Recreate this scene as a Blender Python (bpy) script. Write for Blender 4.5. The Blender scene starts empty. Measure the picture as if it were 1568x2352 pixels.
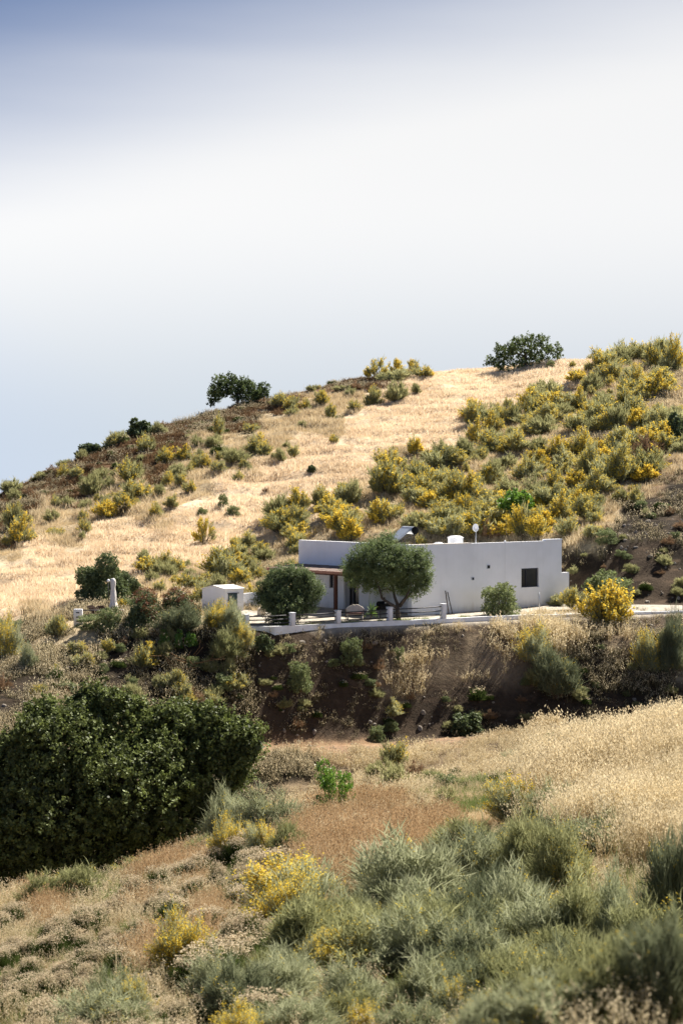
import bpy, math, random
import numpy as np
from mathutils import Vector, Matrix

# ------------------------------------------------------------------ camera, world, sun
sc = bpy.context.scene
COL = sc.collection
PITCH = math.radians(1.503)
EYE = 9.5
FPX = 4573.0            # focal length in picture units (picture is 1568 x 2352)
cam_d = bpy.data.cameras.new('camera')
cam = bpy.data.objects.new('camera', cam_d)
COL.objects.link(cam)
cam.location = (0, 0, EYE)
cam.rotation_euler = (math.radians(90) - PITCH, 0, 0)
cam_d.sensor_fit = 'HORIZONTAL'
cam_d.sensor_width = 24.0
cam_d.lens = 24.0 * FPX / 1568.0
cam_d.clip_start = 0.1
cam_d.clip_end = 3000
cam_d.dof.use_dof = True
cam_d.dof.focus_distance = 78
cam_d.dof.aperture_fstop = 2.8
sc.camera = cam

SUN_EL, SUN_AZ = math.radians(49), math.radians(43)     # azimuth from +Y towards +X
world = bpy.data.worlds.new("World")
sc.world = world
world.use_nodes = True
nt = world.node_tree
for n in list(nt.nodes):
    nt.nodes.remove(n)


def node(tree, typ, **kw):
    n = tree.nodes.new(typ)
    for k, v in kw.items():
        setattr(n, k, v)
    return n


def mth(tree, op, a, b=None, c=None, clamp=False):
    n = tree.nodes.new('ShaderNodeMath')
    n.operation = op
    n.use_clamp = clamp
    for i, v in enumerate((a, b, c)):
        if v is None:
            continue
        if isinstance(v, (int, float)):
            n.inputs[i].default_value = v
        else:
            tree.links.new(v, n.inputs[i])
    return n.outputs[0]


sky = node(nt, 'ShaderNodeTexSky', sky_type='NISHITA')
sky.sun_disc = False
sky.sun_elevation = SUN_EL
sky.sun_rotation = SUN_AZ
sky.altitude = 1200
sky.air_density = 0.35
sky.ozone_density = 1.5
sky.dust_density = 0.1
bg_sky = node(nt, 'ShaderNodeBackground')
bg_sky.inputs['Strength'].default_value = 0.05
nt.links.new(sky.outputs[0], bg_sky.inputs['Color'])
# thin cirrus veil lying over the blue: thickest low down, thinning upward and to the left
tc = node(nt, 'ShaderNodeTexCoord')
sep = node(nt, 'ShaderNodeSeparateXYZ')
nt.links.new(tc.outputs['Generated'], sep.inputs[0])
mp = node(nt, 'ShaderNodeMapping')
mp.inputs['Scale'].default_value = (1.6, 1.6, 11.0)
nt.links.new(tc.outputs['Generated'], mp.inputs[0])
nz = node(nt, 'ShaderNodeTexNoise')
nz.inputs['Scale'].default_value = 1.7
nz.inputs['Detail'].default_value = 5
nz.inputs['Roughness'].default_value = 0.45
nt.links.new(mp.outputs[0], nz.inputs['Vector'])
# t = elevation - 0.12*x  (+ noise): below the edge the veil is thick
t = mth(nt, 'MULTIPLY_ADD', sep.outputs['X'], -0.22, sep.outputs['Z'])
t = mth(nt, 'MULTIPLY_ADD', nz.outputs[0], 0.045, t)
mr = node(nt, 'ShaderNodeMapRange', interpolation_type='SMOOTHSTEP')
nt.links.new(t, mr.inputs['Value'])
mr.inputs['From Min'].default_value = 0.162
mr.inputs['From Max'].default_value = 0.292
mr.inputs['To Min'].default_value = 0.95
mr.inputs['To Max'].default_value = 0.05
# the veil is white a few degrees up, blue-grey close to the horizon
mr2 = node(nt, 'ShaderNodeMapRange', interpolation_type='SMOOTHSTEP')
nt.links.new(sep.outputs['Z'], mr2.inputs['Value'])
mr2.inputs['From Min'].default_value = 0.0
mr2.inputs['From Max'].default_value = 0.13
cr = node(nt, 'ShaderNodeMix', data_type='RGBA')
nt.links.new(mr2.outputs[0], cr.inputs['Factor'])
cr.inputs[6].default_value = (0.585, 0.64, 0.70, 1)
cr.inputs[7].default_value = (0.93, 0.925, 0.915, 1)
bg_v = node(nt, 'ShaderNodeBackground')
mr4 = node(nt, 'ShaderNodeMapRange')
cr2 = node(nt, 'ShaderNodeMix', data_type='RGBA', blend_type='MULTIPLY')
cr2.inputs[0].default_value = 1.0
cr3 = node(nt, 'ShaderNodeMix', data_type='RGBA')
cr3.inputs[6].default_value = (0.44, 0.70, 1.34, 1)
cr3.inputs[7].default_value = (1.0, 1.0, 1.0, 1)
nt.links.new(cr.outputs[2], cr2.inputs[6])
nt.links.new(cr3.outputs[2], cr2.inputs[7])
nt.links.new(cr2.outputs[2], bg_v.inputs['Color'])
# veil set stronger and bluer away from the sun, added to fill shaded walls
dt = node(nt, 'ShaderNodeVectorMath', operation='DOT_PRODUCT')
nt.links.new(tc.outputs['Generated'], dt.inputs[0])
dt.inputs[1].default_value = (math.sin(SUN_AZ) * math.cos(SUN_EL), math.cos(SUN_AZ) * math.cos(SUN_EL), math.sin(SUN_EL))
mr3 = node(nt, 'ShaderNodeMapRange', interpolation_type='SMOOTHSTEP')
nt.links.new(dt.outputs['Value'], mr3.inputs['Value'])
nt.links.new(dt.outputs['Value'], mr4.inputs['Value'])
mr4.inputs['From Min'].default_value = -0.1
mr4.inputs['From Max'].default_value = 0.46
nt.links.new(mr4.outputs[0], cr3.inputs[0])
mr3.inputs['From Min'].default_value = -0.6
mr3.inputs['From Max'].default_value = 0.72
mr3.inputs['To Min'].default_value = 0.68
mr3.inputs['To Max'].default_value = 0.40
nt.links.new(mr3.outputs[0], bg_v.inputs['Strength'])
mx = node(nt, 'ShaderNodeMixShader')
nt.links.new(mr.outputs[0], mx.inputs[0])
nt.links.new(bg_sky.outputs[0], mx.inputs[1])
nt.links.new(bg_v.outputs[0], mx.inputs[2])
wo = node(nt, 'ShaderNodeOutputWorld')
nt.links.new(mx.outputs[0], wo.inputs[0])

sd = bpy.data.lights.new('sun', 'SUN')
sd.energy = 5.0
sd.angle = math.radians(0.6)
sd.color = (1.0, 0.945, 0.86)
so = bpy.data.objects.new('sun', sd)
COL.objects.link(so)
sun_dir = Vector((math.sin(SUN_AZ) * math.cos(SUN_EL), math.cos(SUN_AZ) * math.cos(SUN_EL), math.sin(SUN_EL)))
so.rotation_euler = sun_dir.to_track_quat('Z', 'Y').to_euler()
so.location = (30, 60, 80)

sc.view_settings.view_transform = 'Standard'
sc.view_settings.look = 'None'
sc.view_settings.exposure = 1.36
sc.view_settings.gamma = 1.0
sc.view_settings.use_curve_mapping = False
sc.cycles.max_bounces = 5
sc.cycles.transparent_max_bounces = 4
sc.cycles.transmission_bounces = 3
sc.cycles.diffuse_bounces = 3
sc.cycles.use_denoising = True

rng = np.random.default_rng(7)
CP, SP = math.cos(PITCH), math.sin(PITCH)


def ray(x, y):
    a = (x - 784.0) / FPX
    b = (1176.0 - y) / FPX
    den = CP + b * SP
    return a / den, (-SP + b * CP) / den


def P(x, y, D):
    a, b = ray(x, y)
    return Vector((a * D, D, EYE + b * D))


def m(px, D):
    return px * D / FPX


def pic(X, Y, Z):
    """picture coordinates of a world point (to look up what grows there)"""
    dz = Z - EYE
    f = Y * CP - dz * SP
    u = Y * SP + dz * CP
    return 784 + FPX * X / f, 1176 - FPX * u / f


# ------------------------------------------------------------------ noise
def vnoise(x, y, seed):
    xi = np.floor(x).astype(np.int64)
    yi = np.floor(y).astype(np.int64)
    fx = x - xi
    fy = y - yi
    fx = fx * fx * (3 - 2 * fx)
    fy = fy * fy * (3 - 2 * fy)

    def h(i, j):
        n = (i * 374761393 + j * 668265263 + seed * 974634777) & 0x7fffffff
        n = ((n ^ (n >> 13)) * 1274126177) & 0x7fffffff
        n = n ^ (n >> 16)
        return (n & 0xffff) / 65535.0
    a = h(xi, yi) * (1 - fx) + h(xi + 1, yi) * fx
    b = h(xi, yi + 1) * (1 - fx) + h(xi + 1, yi + 1) * fx
    return (a * (1 - fy) + b * fy) * 2 - 1


def fbm(x, y, seed, octv=4):
    r = np.zeros_like(x, dtype=float)
    a = 1.0
    for k in range(octv):
        r += a * vnoise(x, y, seed + k * 17)
        x = x * 2.03 + 7.1
        y = y * 2.03 + 3.7
        a *= 0.5
    return r


# ------------------------------------------------------------------ terrain
XS = np.array([-500, 0, 200, 400, 600, 784, 950, 1150, 1320, 1450, 1568, 2100], float)


def zy(y, D):
    return EYE + ray(784, y)[1] * D


def feat(D, y=None, z=None):
    D = np.array(D, float) if not np.isscalar(D) else np.full(12, float(D))
    if y is not None:
        y = np.array(y, float)
        z = np.array([zy(yy, dd) for yy, dd in zip(y, D)])
    else:
        z = np.array(z, float) if not np.isscalar(z) else np.full(12, float(z))
    return D, z


F = []
F.append(feat(-60, z=17))
F.append(feat(0, z=[7.2, 7.5, 7.6, 7.7, 7.8, 7.8, 7.8, 7.9, 8.0, 8.0, 8.0, 8.4]))
F.append(feat(25, y=[2480, 2400, 2390, 2380, 2370, 2360, 2350, 2335, 2320, 2305, 2300, 2220]))
F.append(feat([46, 49, 50, 50, 51, 54, 56, 57, 55, 52, 50, 50],
              y=[2150, 2085, 2045, 1985, 1905, 1850, 1830, 1800, 1765, 1745, 1725, 1660]))
F.append(feat([62, 64, 66, 66, 68, 72, 74, 76, 76, 74, 72, 72],
              z=[-9, -8.5, -8, -7.6, -6.6, -5.6, -5.2, -3.6, -2.4, -2, -2, -1]))
F.append(feat([80, 80, 82, 88, 94, 97, 97, 95, 95, 95, 95, 95],
              z=[-9, -8.5, -8.0, -7.7, -7.4, -6.6, -5.6, -4.9, -4.2, -3.6, -3.2, -2]))
F.append(feat([90, 90, 94, 98, 101, 101, 101, 101, 101, 101, 101, 101],
              y=[1790, 1760, 1755, 1752, 1748, 1744, 1736, 1712, 1690, 1672, 1660, 1600]))
F.append(feat([99, 98, 102, 104, 108, 110, 111.6, 112.6, 113.2, 114, 114, 114],
              y=[1700, 1680, 1672, 1690, 1710, 1710, 1705, 1684, 1666, 1652, 1640, 1590]))
F.append(feat([110, 108, 108, 108.5, 110.4, 112.9, 115.3, 116.4, 116.7, 117.4, 117.5, 117.5],
              y=[1590, 1560, 1550, 1560, 1515, 1490, 1472, 1468, 1465, 1458, 1452, 1430]))
F.append(feat([124, 121, 114.5, 111.0, 111.1, 113.5, 116.0, 118.4, 120.3, 121.8, 123.0, 125.6],
              y=[1500, 1452, 1437, 1458, 1455, 1447, 1440, 1430, 1425, 1421, 1418, 1400]))
F.append(feat([126, 123, 115.1, 112.3, 112.3, 114.8, 117.1, 119.6, 121.5, 122.9, 124.1, 127],
              z=[-2.5, -1.5, 0, 0, 0, 0, 0, .03, .1, .12, .15, .3]))
F.append(feat([130, 126, 123, 126, 128, 138, 138, 138, 130, 127, 126.5, 127],
              z=[-1.0, .2, .1, .1, .2, .3, .3, .3, .35, .35, .4, .6]))
F.append(feat([145, 142, 143, 143, 144, 144, 143, 143, 135, 133, 133, 133],
              y=[1420, 1352, 1322, 1305, 1300, 1222, 1216, 1215, 1250, 1242, 1232, 1200]))
F.append(feat([160, 160, 165, 168, 170, 172, 172, 172, 168, 166, 165, 165],
              y=[1370, 1228, 1172, 1112, 1070, 1030, 1020, 1000, 990, 975, 960, 930]))
F.append(feat([170, 176, 184, 192, 198, 202, 204, 205, 200, 196, 192, 190],
              y=[1350, 1142, 1052, 976, 922, 884, 860, 843, 832, 828, 822, 800]))
F.append(feat([210, 216, 224, 232, 238, 242, 244, 245, 240, 236, 232, 230],
              z=F[-1][1] - np.array([3, 2.5, 2.2, 2, 1.5, 1, 1, 1, 1, .8, .5, 0])))
F.append(feat(400, z=-10))
F.append(feat(900, z=-60))

NU_IN = 260
u_in = np.linspace(-0.20, 0.20, NU_IN)
u_out = 0.20 + (np.linspace(0, 1, 26)[1:] ** 1.8) * 3.2
US = np.concatenate([-u_out[::-1], u_in, u_out])
YS = np.concatenate([np.linspace(-60, 12, 14)[:-1], np.linspace(12, 60, 150)[:-1], np.linspace(60, 96, 60)[:-1],
                     np.linspace(96, 146, 190)[:-1], np.linspace(146, 215, 150)[:-1], np.linspace(215, 900, 30)])
UU, YY = np.meshgrid(US, YS, indexing='xy')
uf = (XS - 784) / FPX
ZZ = np.zeros_like(UU)
Dk = np.array([np.interp(US, uf, f[0]) for f in F])
Zk = np.array([np.interp(US, uf, f[1]) for f in F])
for j in range(len(US)):
    ZZ[:, j] = np.interp(YS, Dk[:, j], Zk[:, j])
Z0 = ZZ.copy()


def smooth(A, ax, n):
    for _ in range(n):
        B = np.pad(A, [(1, 1) if i == ax else (0, 0) for i in range(2)], mode='edge')
        A = (B[:-2] + 2 * B[1:-1] + B[2:]) / 4 if ax == 0 else (B[:, :-2] + 2 * B[:, 1:-1] + B[:, 2:]) / 4
    return A


ZZ = smooth(ZZ, 0, 5)
ZZ = smooth(ZZ, 1, 10)
XX = UU * np.maximum(YY, 12)
# rough ground: gentle on the terrace, rougher on the hill and the banks
top_row = np.interp(US, uf, F[9][0])
ter0 = top_row[None, :] - 0.6
ter1 = np.interp(US, uf, F[11][0])[None, :]
flat = ((YY > ter0) & (YY < ter1) & (UU > (175 - 784) / FPX)).astype(float)
flat = smooth(smooth(flat, 0, 4), 1, 3)
amp = np.where(YY < 70, 0.13, np.where(YY < 125, 0.22, 0.34))
nz1 = fbm(XX / 5.0, YY / 5.0, 3, 5)
nz2 = fbm(XX / 1.1, YY / 1.1, 31, 3)
ZZ = ZZ + (1 - flat) * (amp * nz1 * 0.55 + 0.10 * nz2 * np.clip(YY / 60, .5, 1))
# soil creep: small irregular steps along the contour of the hill and the near slope
st = np.sin((XX * 0.30 + YY * 0.95) * 1.7 + 2.2 * fbm(XX / 7, YY / 7, 91, 2))
ZZ = ZZ + (1 - flat) * 0.13 * st * (YY > 140)


def H(X, Y):
    X = np.asarray(X, float)
    Y = np.asarray(Y, float)
    u = X / np.maximum(Y, 12)
    j = np.clip(np.searchsorted(US, u) - 1, 0, len(US) - 2)
    i = np.clip(np.searchsorted(YS, Y) - 1, 0, len(YS) - 2)
    a = np.clip((u - US[j]) / (US[j + 1] - US[j]), 0, 1)
    b = np.clip((Y - YS[i]) / (YS[i + 1] - YS[i]), 0, 1)
    return (ZZ[i, j] * (1 - a) * (1 - b) + ZZ[i, j + 1] * a * (1 - b) + ZZ[i + 1, j] * (1 - a) * b + ZZ[i + 1, j + 1] * a * b)


def hit(x, y, dmin=12, dmax=235):
    """where the line of sight through picture point x, y first meets the ground"""
    a, b = ray(x, y)
    D = np.arange(dmin, dmax, 0.1)
    g = H(a * D, D)
    r = EYE + b * D
    k = np.nonzero(r <= g)[0]
    if len(k) == 0:
        k = [int(np.argmin(r - g))]
    d = D[k[0]]
    return Vector((a * d, d, float(g[k[0]])))


# what grows where, seen over the photograph's area (49 x 50 picture units per letter)
MAP = """bbbbbbbbbbbbbbbbbbbbbbggggggssss
bbbbbbbbbbbbbbbbbbbbggggggggssyy
bbbbbbbbbbbbbbbbbbgggggggggsssyy
bbbbbbbbbbbbbbsssggggggggssssyyy
bbbbbbbbbbbbssssggggggsssssssyyy
bbbbbbbbbsssssggggggggssssyyyyss
bbbbbbbbssssggggggyyssssssyyyyrr
bbbbssssssggggggssyysssyyyyyyyrd
bbsssyssgggggggssssssyyyyyyysddd
bsssgggggggggsssssyyyyyyyyyydddd
sggggggggggsssssyyyyyyyyyyddeeed
gggggggsssssyyyyyyyyyyyyyyeeeeee
gggggsssyyyykkkkkkkkkkkkkkkeeeee
gsssssssyykkkkkkkkkkkkkkkkkkkkkk
sssssdddddddeeeeeeeeeeooooodoodd
ssddddddddddeeeeeeooooooooddddds
ddddddddddddeeeeeeooeeeeeddddddd
ddddddddddddeeeeeeeeeeeeeeeeeeed
ddddddddddddeeeeeeeeeeeeeeeeeeed
ddddddddddddttttttnnnnnooooooooo
dddddddddddddddnnnnnnnnnoooooooo
dddddddddddddnnnnnnnnnnnnooooooo
vvvvvvvvvvvvvnnrrrrnnsssoooooooo
vvvvvvvvvvssvvrrrrrrrvvvvvoooooo
rrrrvvrrrrvssrrrrrrrrvvvvvvvoooo
rrrvvvrrrrccrrrrrvvvvvvvvvvvvvvv
crvvvvrccrrccccrrvvvvvvvvvvvvvvv
ggrccccccrrccccrccovvvvvvvvvvvvv
cccccccrrrrccccnnnvvvvvvvvvvvvvv
ccccccrnnnrcnnnvvvvvvvvvvvvvvvvv
cccccnnnnnnnvvvvvvvnnvvvvvvvvvvv
cccvvvvvnnnvvvvvvnnvvvvvvvvvvvvv""".split('\n')
MAPA = np.array([list(r) for r in MAP])
ALB = dict(n=(.19, .14, .085), g=(.68, .53, .36), b=(.21, .125, .07), s=(.52, .41, .26), y=(.46, .37, .22), e=(.062, .044, .029),  # bank soils e and d darkened, putting the bank's shade into colour
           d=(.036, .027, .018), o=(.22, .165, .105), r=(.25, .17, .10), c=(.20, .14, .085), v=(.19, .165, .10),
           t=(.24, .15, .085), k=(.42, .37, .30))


def kind_at(X, Y, Z, jit=22.0, seed=5):
    x, y = pic(X, Y, Z)
    s = np.clip(Y / 100.0, 0.2, 2)
    x = x + jit * fbm(X / (2.2 * s), Y / (2.2 * s), seed, 3)
    y = y + jit * fbm(X / (2.2 * s), Y / (2.2 * s), seed + 40, 3)
    c = np.clip((x / 49).astype(int), 0, 31)
    r = np.clip(((y - 750) / 50).astype(int), 0, 31)
    k = MAPA[r, c].copy()
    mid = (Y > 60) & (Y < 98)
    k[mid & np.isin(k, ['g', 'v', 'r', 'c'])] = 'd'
    u = X / np.maximum(Y, 12)
    tr0 = np.interp(u, uf, F[6][0])
    tr1 = np.interp(u, uf, F[7][0])
    k[(Y < 60) & np.isin(k, ['d', 'e', 't', 'k'])] = 'o'
    k[(Y < 60) & (u < -0.03) & (k == 'o') & (y < 1900)] = 'r'
    bt_ = np.interp(u, uf, F[9][0])
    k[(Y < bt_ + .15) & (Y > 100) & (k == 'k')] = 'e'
    hill = Y > 150
    k[hill & np.isin(k, ['k', 'd', 'e']) & (u < .1)] = 's'
    return k


kk = kind_at(XX.ravel(), YY.ravel(), ZZ.ravel())
colr = np.zeros((kk.size, 3))
for ch, c in ALB.items():
    colr[kk == ch] = c
colr = colr.reshape(UU.shape + (3,))
for c in range(3):
    colr[:, :, c] = smooth(smooth(colr[:, :, c], 0, 1), 1, 1)


# ------------------------------------------------------------------ mesh / material helpers
def link(o, parent=None):
    COL.objects.link(o)
    if parent is not None:
        o.parent = parent
    return o


def props(o, label=None, cat=None, group=None, kind=None):
    if label:
        o['label'] = label
    if cat:
        o['category'] = cat
    if group:
        o['group'] = group
    if kind:
        o['kind'] = kind
    return o


def mesh_np(name, V, Fc, mats, matidx=None, tint=None, smooth_sh=False):
    """V (n,3); Fc (k,3) or (k,4) arrays"""
    me = bpy.data.meshes.new(name)
    V = np.asarray(V, np.float32)
    Fc = np.asarray(Fc, np.int32)
    me.vertices.add(len(V))
    me.vertices.foreach_set('co', V.ravel())
    k = Fc.shape[1]
    me.loops.add(Fc.size)
    me.loops.foreach_set('vertex_index', Fc.ravel())
    me.polygons.add(len(Fc))
    me.polygons.foreach_set('loop_start', np.arange(0, Fc.size, k, dtype=np.int32))
    for mt in mats:
        me.materials.append(mt)
    if matidx is not None:
        me.polygons.foreach_set('material_index', np.asarray(matidx, np.int32))
    if smooth_sh:
        me.polygons.foreach_set('use_smooth', np.ones(len(Fc), bool))
    if tint is not None:
        at = me.attributes.new('tint', 'FLOAT', 'FACE')
        at.data.foreach_set('value', np.asarray(tint, np.float32))
    me.update()
    return me


def newmat(name):
    mt = bpy.data.materials.new(name)
    mt.use_nodes = True
    t = mt.node_tree
    for n in list(t.nodes):
        t.nodes.remove(n)
    return mt, t


def mixc(t, fac, a, b, blend='MIX'):
    n = t.nodes.new('ShaderNodeMix')
    n.data_type = 'RGBA'
    n.blend_type = blend
    for i, v in ((0, fac), (6, a), (7, b)):
        if isinstance(v, (int, float)):
            n.inputs[i].default_value = v
        elif isinstance(v, tuple):
            n.inputs[i].default_value = v + (1,) if len(v) == 3 else v
        else:
            t.links.new(v, n.inputs[i])
    return n.outputs[2]


def leaf_mat(name, c0, c1, trans=0.35, gloss=0.0, rough=0.45, inst=False):
    """foliage: colour runs from c0 to c1 with the piece's own tint and the plant's own variation"""
    mt, t = newmat(name)
    at = node(t, 'ShaderNodeAttribute', attribute_name='tint')
    f = at.outputs['Fac']
    if inst:
        a2 = node(t, 'ShaderNodeAttribute', attribute_name='hue', attribute_type='INSTANCER')
        f = mth(t, 'MULTIPLY_ADD', f, 0.55, mth(t, 'MULTIPLY', a2.outputs['Fac'], 0.45))
    else:
        oi = node(t, 'ShaderNodeObjectInfo')
        f = mth(t, 'MULTIPLY_ADD', f, 0.75, mth(t, 'MULTIPLY', oi.outputs['Random'], 0.25))
    c = mixc(t, f, c0, c1)
    d = node(t, 'ShaderNodeBsdfDiffuse')
    tr = node(t, 'ShaderNodeBsdfTranslucent')
    t.links.new(c, d.inputs[0])
    t.links.new(c, tr.inputs[0])
    mxx = node(t, 'ShaderNodeMixShader')
    mxx.inputs[0].default_value = trans
    t.links.new(d.outputs[0], mxx.inputs[1])
    t.links.new(tr.outputs[0], mxx.inputs[2])
    out = node(t, 'ShaderNodeOutputMaterial')
    if gloss > 0:
        g = node(t, 'ShaderNodeBsdfGlossy')
        g.inputs['Roughness'].default_value = rough
        m2 = node(t, 'ShaderNodeMixShader')
        m2.inputs[0].default_value = gloss
        t.links.new(mxx.outputs[0], m2.inputs[1])
        t.links.new(g.outputs[0], m2.inputs[2])
        t.links.new(m2.outputs[0], out.inputs[0])
    else:
        t.links.new(mxx.outputs[0], out.inputs[0])
    return mt


def solid_mat(name, c, c2=None, scale=3.0, rough=0.8, metal=0.0, bump=0.0, bscale=30.0, stretch=(1, 1, 1), detail=6, spec=0.3):
    mt, t = newmat(name)
    b = node(t, 'ShaderNodeBsdfPrincipled')
    b.inputs['Roughness'].default_value = rough
    b.inputs['Metallic'].default_value = metal
    b.inputs['Specular IOR Level'].default_value = spec
    tcn = node(t, 'ShaderNodeTexCoord')
    mpn = node(t, 'ShaderNodeMapping')
    mpn.inputs['Scale'].default_value = stretch
    t.links.new(tcn.outputs['Object'], mpn.inputs[0])
    if c2 is not None:
        n = node(t, 'ShaderNodeTexNoise')
        n.inputs['Scale'].default_value = scale
        n.inputs['Detail'].default_value = detail
        t.links.new(mpn.outputs[0], n.inputs['Vector'])
        r = node(t, 'ShaderNodeMapRange')
        t.links.new(n.outputs[0], r.inputs['Value'])
        r.inputs['From Min'].default_value = 0.35
        r.inputs['From Max'].default_value = 0.68
        t.links.new(mixc(t, r.outputs[0], c, c2), b.inputs['Base Color'])
    else:
        b.inputs['Base Color'].default_value = tuple(c) + (1,)
    if bump:
        n2 = node(t, 'ShaderNodeTexNoise')
        n2.inputs['Scale'].default_value = bscale
        n2.inputs['Detail'].default_value = 5
        t.links.new(mpn.outputs[0], n2.inputs['Vector'])
        bp = node(t, 'ShaderNodeBump')
        bp.inputs['Strength'].default_value = bump
        bp.inputs['Distance'].default_value = 0.05
        t.links.new(n2.outputs[0], bp.inputs['Height'])
        t.links.new(bp.outputs[0], b.inputs['Normal'])
    o = node(t, 'ShaderNodeOutputMaterial')
    t.links.new(b.outputs[0], o.inputs[0])
    return mt


# ---- ground material: zone colours with soil, stones and dry litter
gm, t = newmat('ground_soil')
at = node(t, 'ShaderNodeAttribute', attribute_name='soil')
geo = node(t, 'ShaderNodeNewGeometry')


def gnoise(scale, detail=6, rough=.6, sx=1, sy=1):
    mpn = node(t, 'ShaderNodeMapping')
    mpn.inputs['Scale'].default_value = (sx, sy, 1)
    t.links.new(geo.outputs['Position'], mpn.inputs[0])
    n = node(t, 'ShaderNodeTexNoise')
    n.inputs['Scale'].default_value = scale
    n.inputs['Detail'].default_value = detail
    n.inputs['Roughness'].default_value = rough
    t.links.new(mpn.outputs[0], n.inputs['Vector'])
    return n.outputs[0]


n1 = gnoise(0.35, 8)
n2 = gnoise(2.4, 8, .7)
n3 = gnoise(9.0, 5, .7)
v = mth(t, 'ADD', mth(t, 'MULTIPLY', n1, .6), mth(t, 'ADD', mth(t, 'MULTIPLY', n2, .8), mth(t, 'MULTIPLY', n3, .5)))
rr = node(t, 'ShaderNodeMapRange')
t.links.new(v, rr.inputs['Value'])
rr.inputs['From Min'].default_value = .72
rr.inputs['From Max'].default_value = 1.2
rr.inputs['To Min'].default_value = .58
rr.inputs['To Max'].default_value = 1.28
cb = node(t, 'ShaderNodeCombineColor')
for i in range(3):
    t.links.new(rr.outputs[0], cb.inputs[i])
c = mixc(t, 1.0, at.outputs['Color'], cb.outputs[0], 'MULTIPLY')
r2 = node(t, 'ShaderNodeMapRange')
t.links.new(gnoise(0.8, 7, .65, .6, 1.5), r2.inputs['Value'])
r2.inputs['From Min'].default_value = .55
r2.inputs['From Max'].default_value = .72
c = mixc(t, mth(t, 'MULTIPLY', r2.outputs[0], .45), c, (.20, .135, .085))
b = node(t, 'ShaderNodeBsdfPrincipled')
b.inputs['Roughness'].default_value = 1.0
b.inputs['Specular IOR Level'].default_value = 0.1
t.links.new(c, b.inputs['Base Color'])
bp = node(t, 'ShaderNodeBump')
bp.inputs['Strength'].default_value = 0.9
bp.inputs['Distance'].default_value = 0.14
t.links.new(mth(t, 'ADD', n2, mth(t, 'MULTIPLY', n3, .5)), bp.inputs['Height'])
t.links.new(bp.outputs[0], b.inputs['Normal'])
o = node(t, 'ShaderNodeOutputMaterial')
t.links.new(b.outputs[0], o.inputs[0])

ny, nu = UU.shape
V = np.stack([XX, YY, ZZ], -1).reshape(-1, 3)
ii, jj = np.meshgrid(np.arange(ny - 1), np.arange(nu - 1), indexing='ij')
q = (ii * nu + jj).ravel()
Fq = np.stack([q, q + 1, q + nu + 1, q + nu], -1)
me = mesh_np('ground', V, Fq, [gm], smooth_sh=True)
ca = me.color_attributes.new('soil', 'FLOAT_COLOR', 'POINT')
ca.data.foreach_set('color', np.concatenate([colr.reshape(-1, 3), np.ones((kk.size, 1))], 1).astype(np.float32).ravel())
ground = link(bpy.data.objects.new('ground', me))
props(ground, kind='structure')


# sheets that follow the ground: the dirt track and the terrace floor
def sheet(name, x0, x1, f0, f1, lift, mat, nx=120, nyy=8, wob=0.25, o0=0.0, o1=0.0):
    us = (np.linspace(x0, x1, nx) - 784) / FPX
    d0 = np.interp(us, uf, f0) + o0
    d1 = np.interp(us, uf, f1) + o1
    Vs = []
    for i in range(nyy):
        s = i / (nyy - 1)
        Dd = d0 * (1 - s) + d1 * s
        if i in (0, nyy - 1):
            Dd = Dd + wob * fbm(us * 60, us * 0 + i, 12, 3)
        Xx = us * Dd
        Vs.append(np.stack([Xx, Dd, H(Xx, Dd) + lift], -1))
    Vs = np.concatenate(Vs)
    a, bq = np.meshgrid(np.arange(nyy - 1), np.arange(nx - 1), indexing='ij')
    q = (a * nx + bq).ravel()
    me = mesh_np(name, Vs, np.stack([q, q + 1, q + nx + 1, q + nx], -1), [mat], smooth_sh=True)
    return props(link(bpy.data.objects.new(name, me)), kind='structure')


m_track = solid_mat('track_dirt', (.27, .165, .09), (.16, .10, .06), 1.2, 1.0, bump=.8, bscale=5)
m_gravel = solid_mat('terrace_gravel', (.47, .42, .34), (.25, .22, .18), 2.5, 1.0, bump=.6, bscale=14)
sheet('dirt_track', 470, 1330, F[6][0], F[7][0], 0.02, m_track, o0=2.2, o1=-1.6)
sheet('terrace_gravel_floor', 545, 1568, F[10][0], F[11][0], 0.02, m_gravel, nx=160, nyy=40, wob=0, o1=-1.0)


# ------------------------------------------------------------------ plant meshes
def unit(v):
    return v / np.maximum(np.linalg.norm(v, axis=-1, keepdims=True), 1e-9)


def perp(d, r):
    a = unit(np.cross(d, r.normal(size=d.shape)))
    return a


def blades(base, tip, w, r, bend=None):
    """thin triangles from base to tip; with bend two-piece blades (quad + tri as 3 tris)"""
    d = tip - base
    s = perp(d, r) * (np.reshape(w, (-1, 1)) / 2)
    n = len(base)
    if bend is None:
        V = np.concatenate([base - s, base + s, tip])
        i = np.arange(n)
        return V, np.stack([i, i + n, i + 2 * n], -1)
    mid = (base + tip) / 2 + bend
    V = np.concatenate([base - s, base + s, mid - s * .8, mid + s * .8, tip])
    i = np.arange(n)
    return V, np.concatenate([np.stack([i, i + n, i + 3 * n], -1), np.stack([i, i + 3 * n, i + 2 * n], -1),
                              np.stack([i + 2 * n, i + 3 * n, i + 4 * n], -1)])


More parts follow.
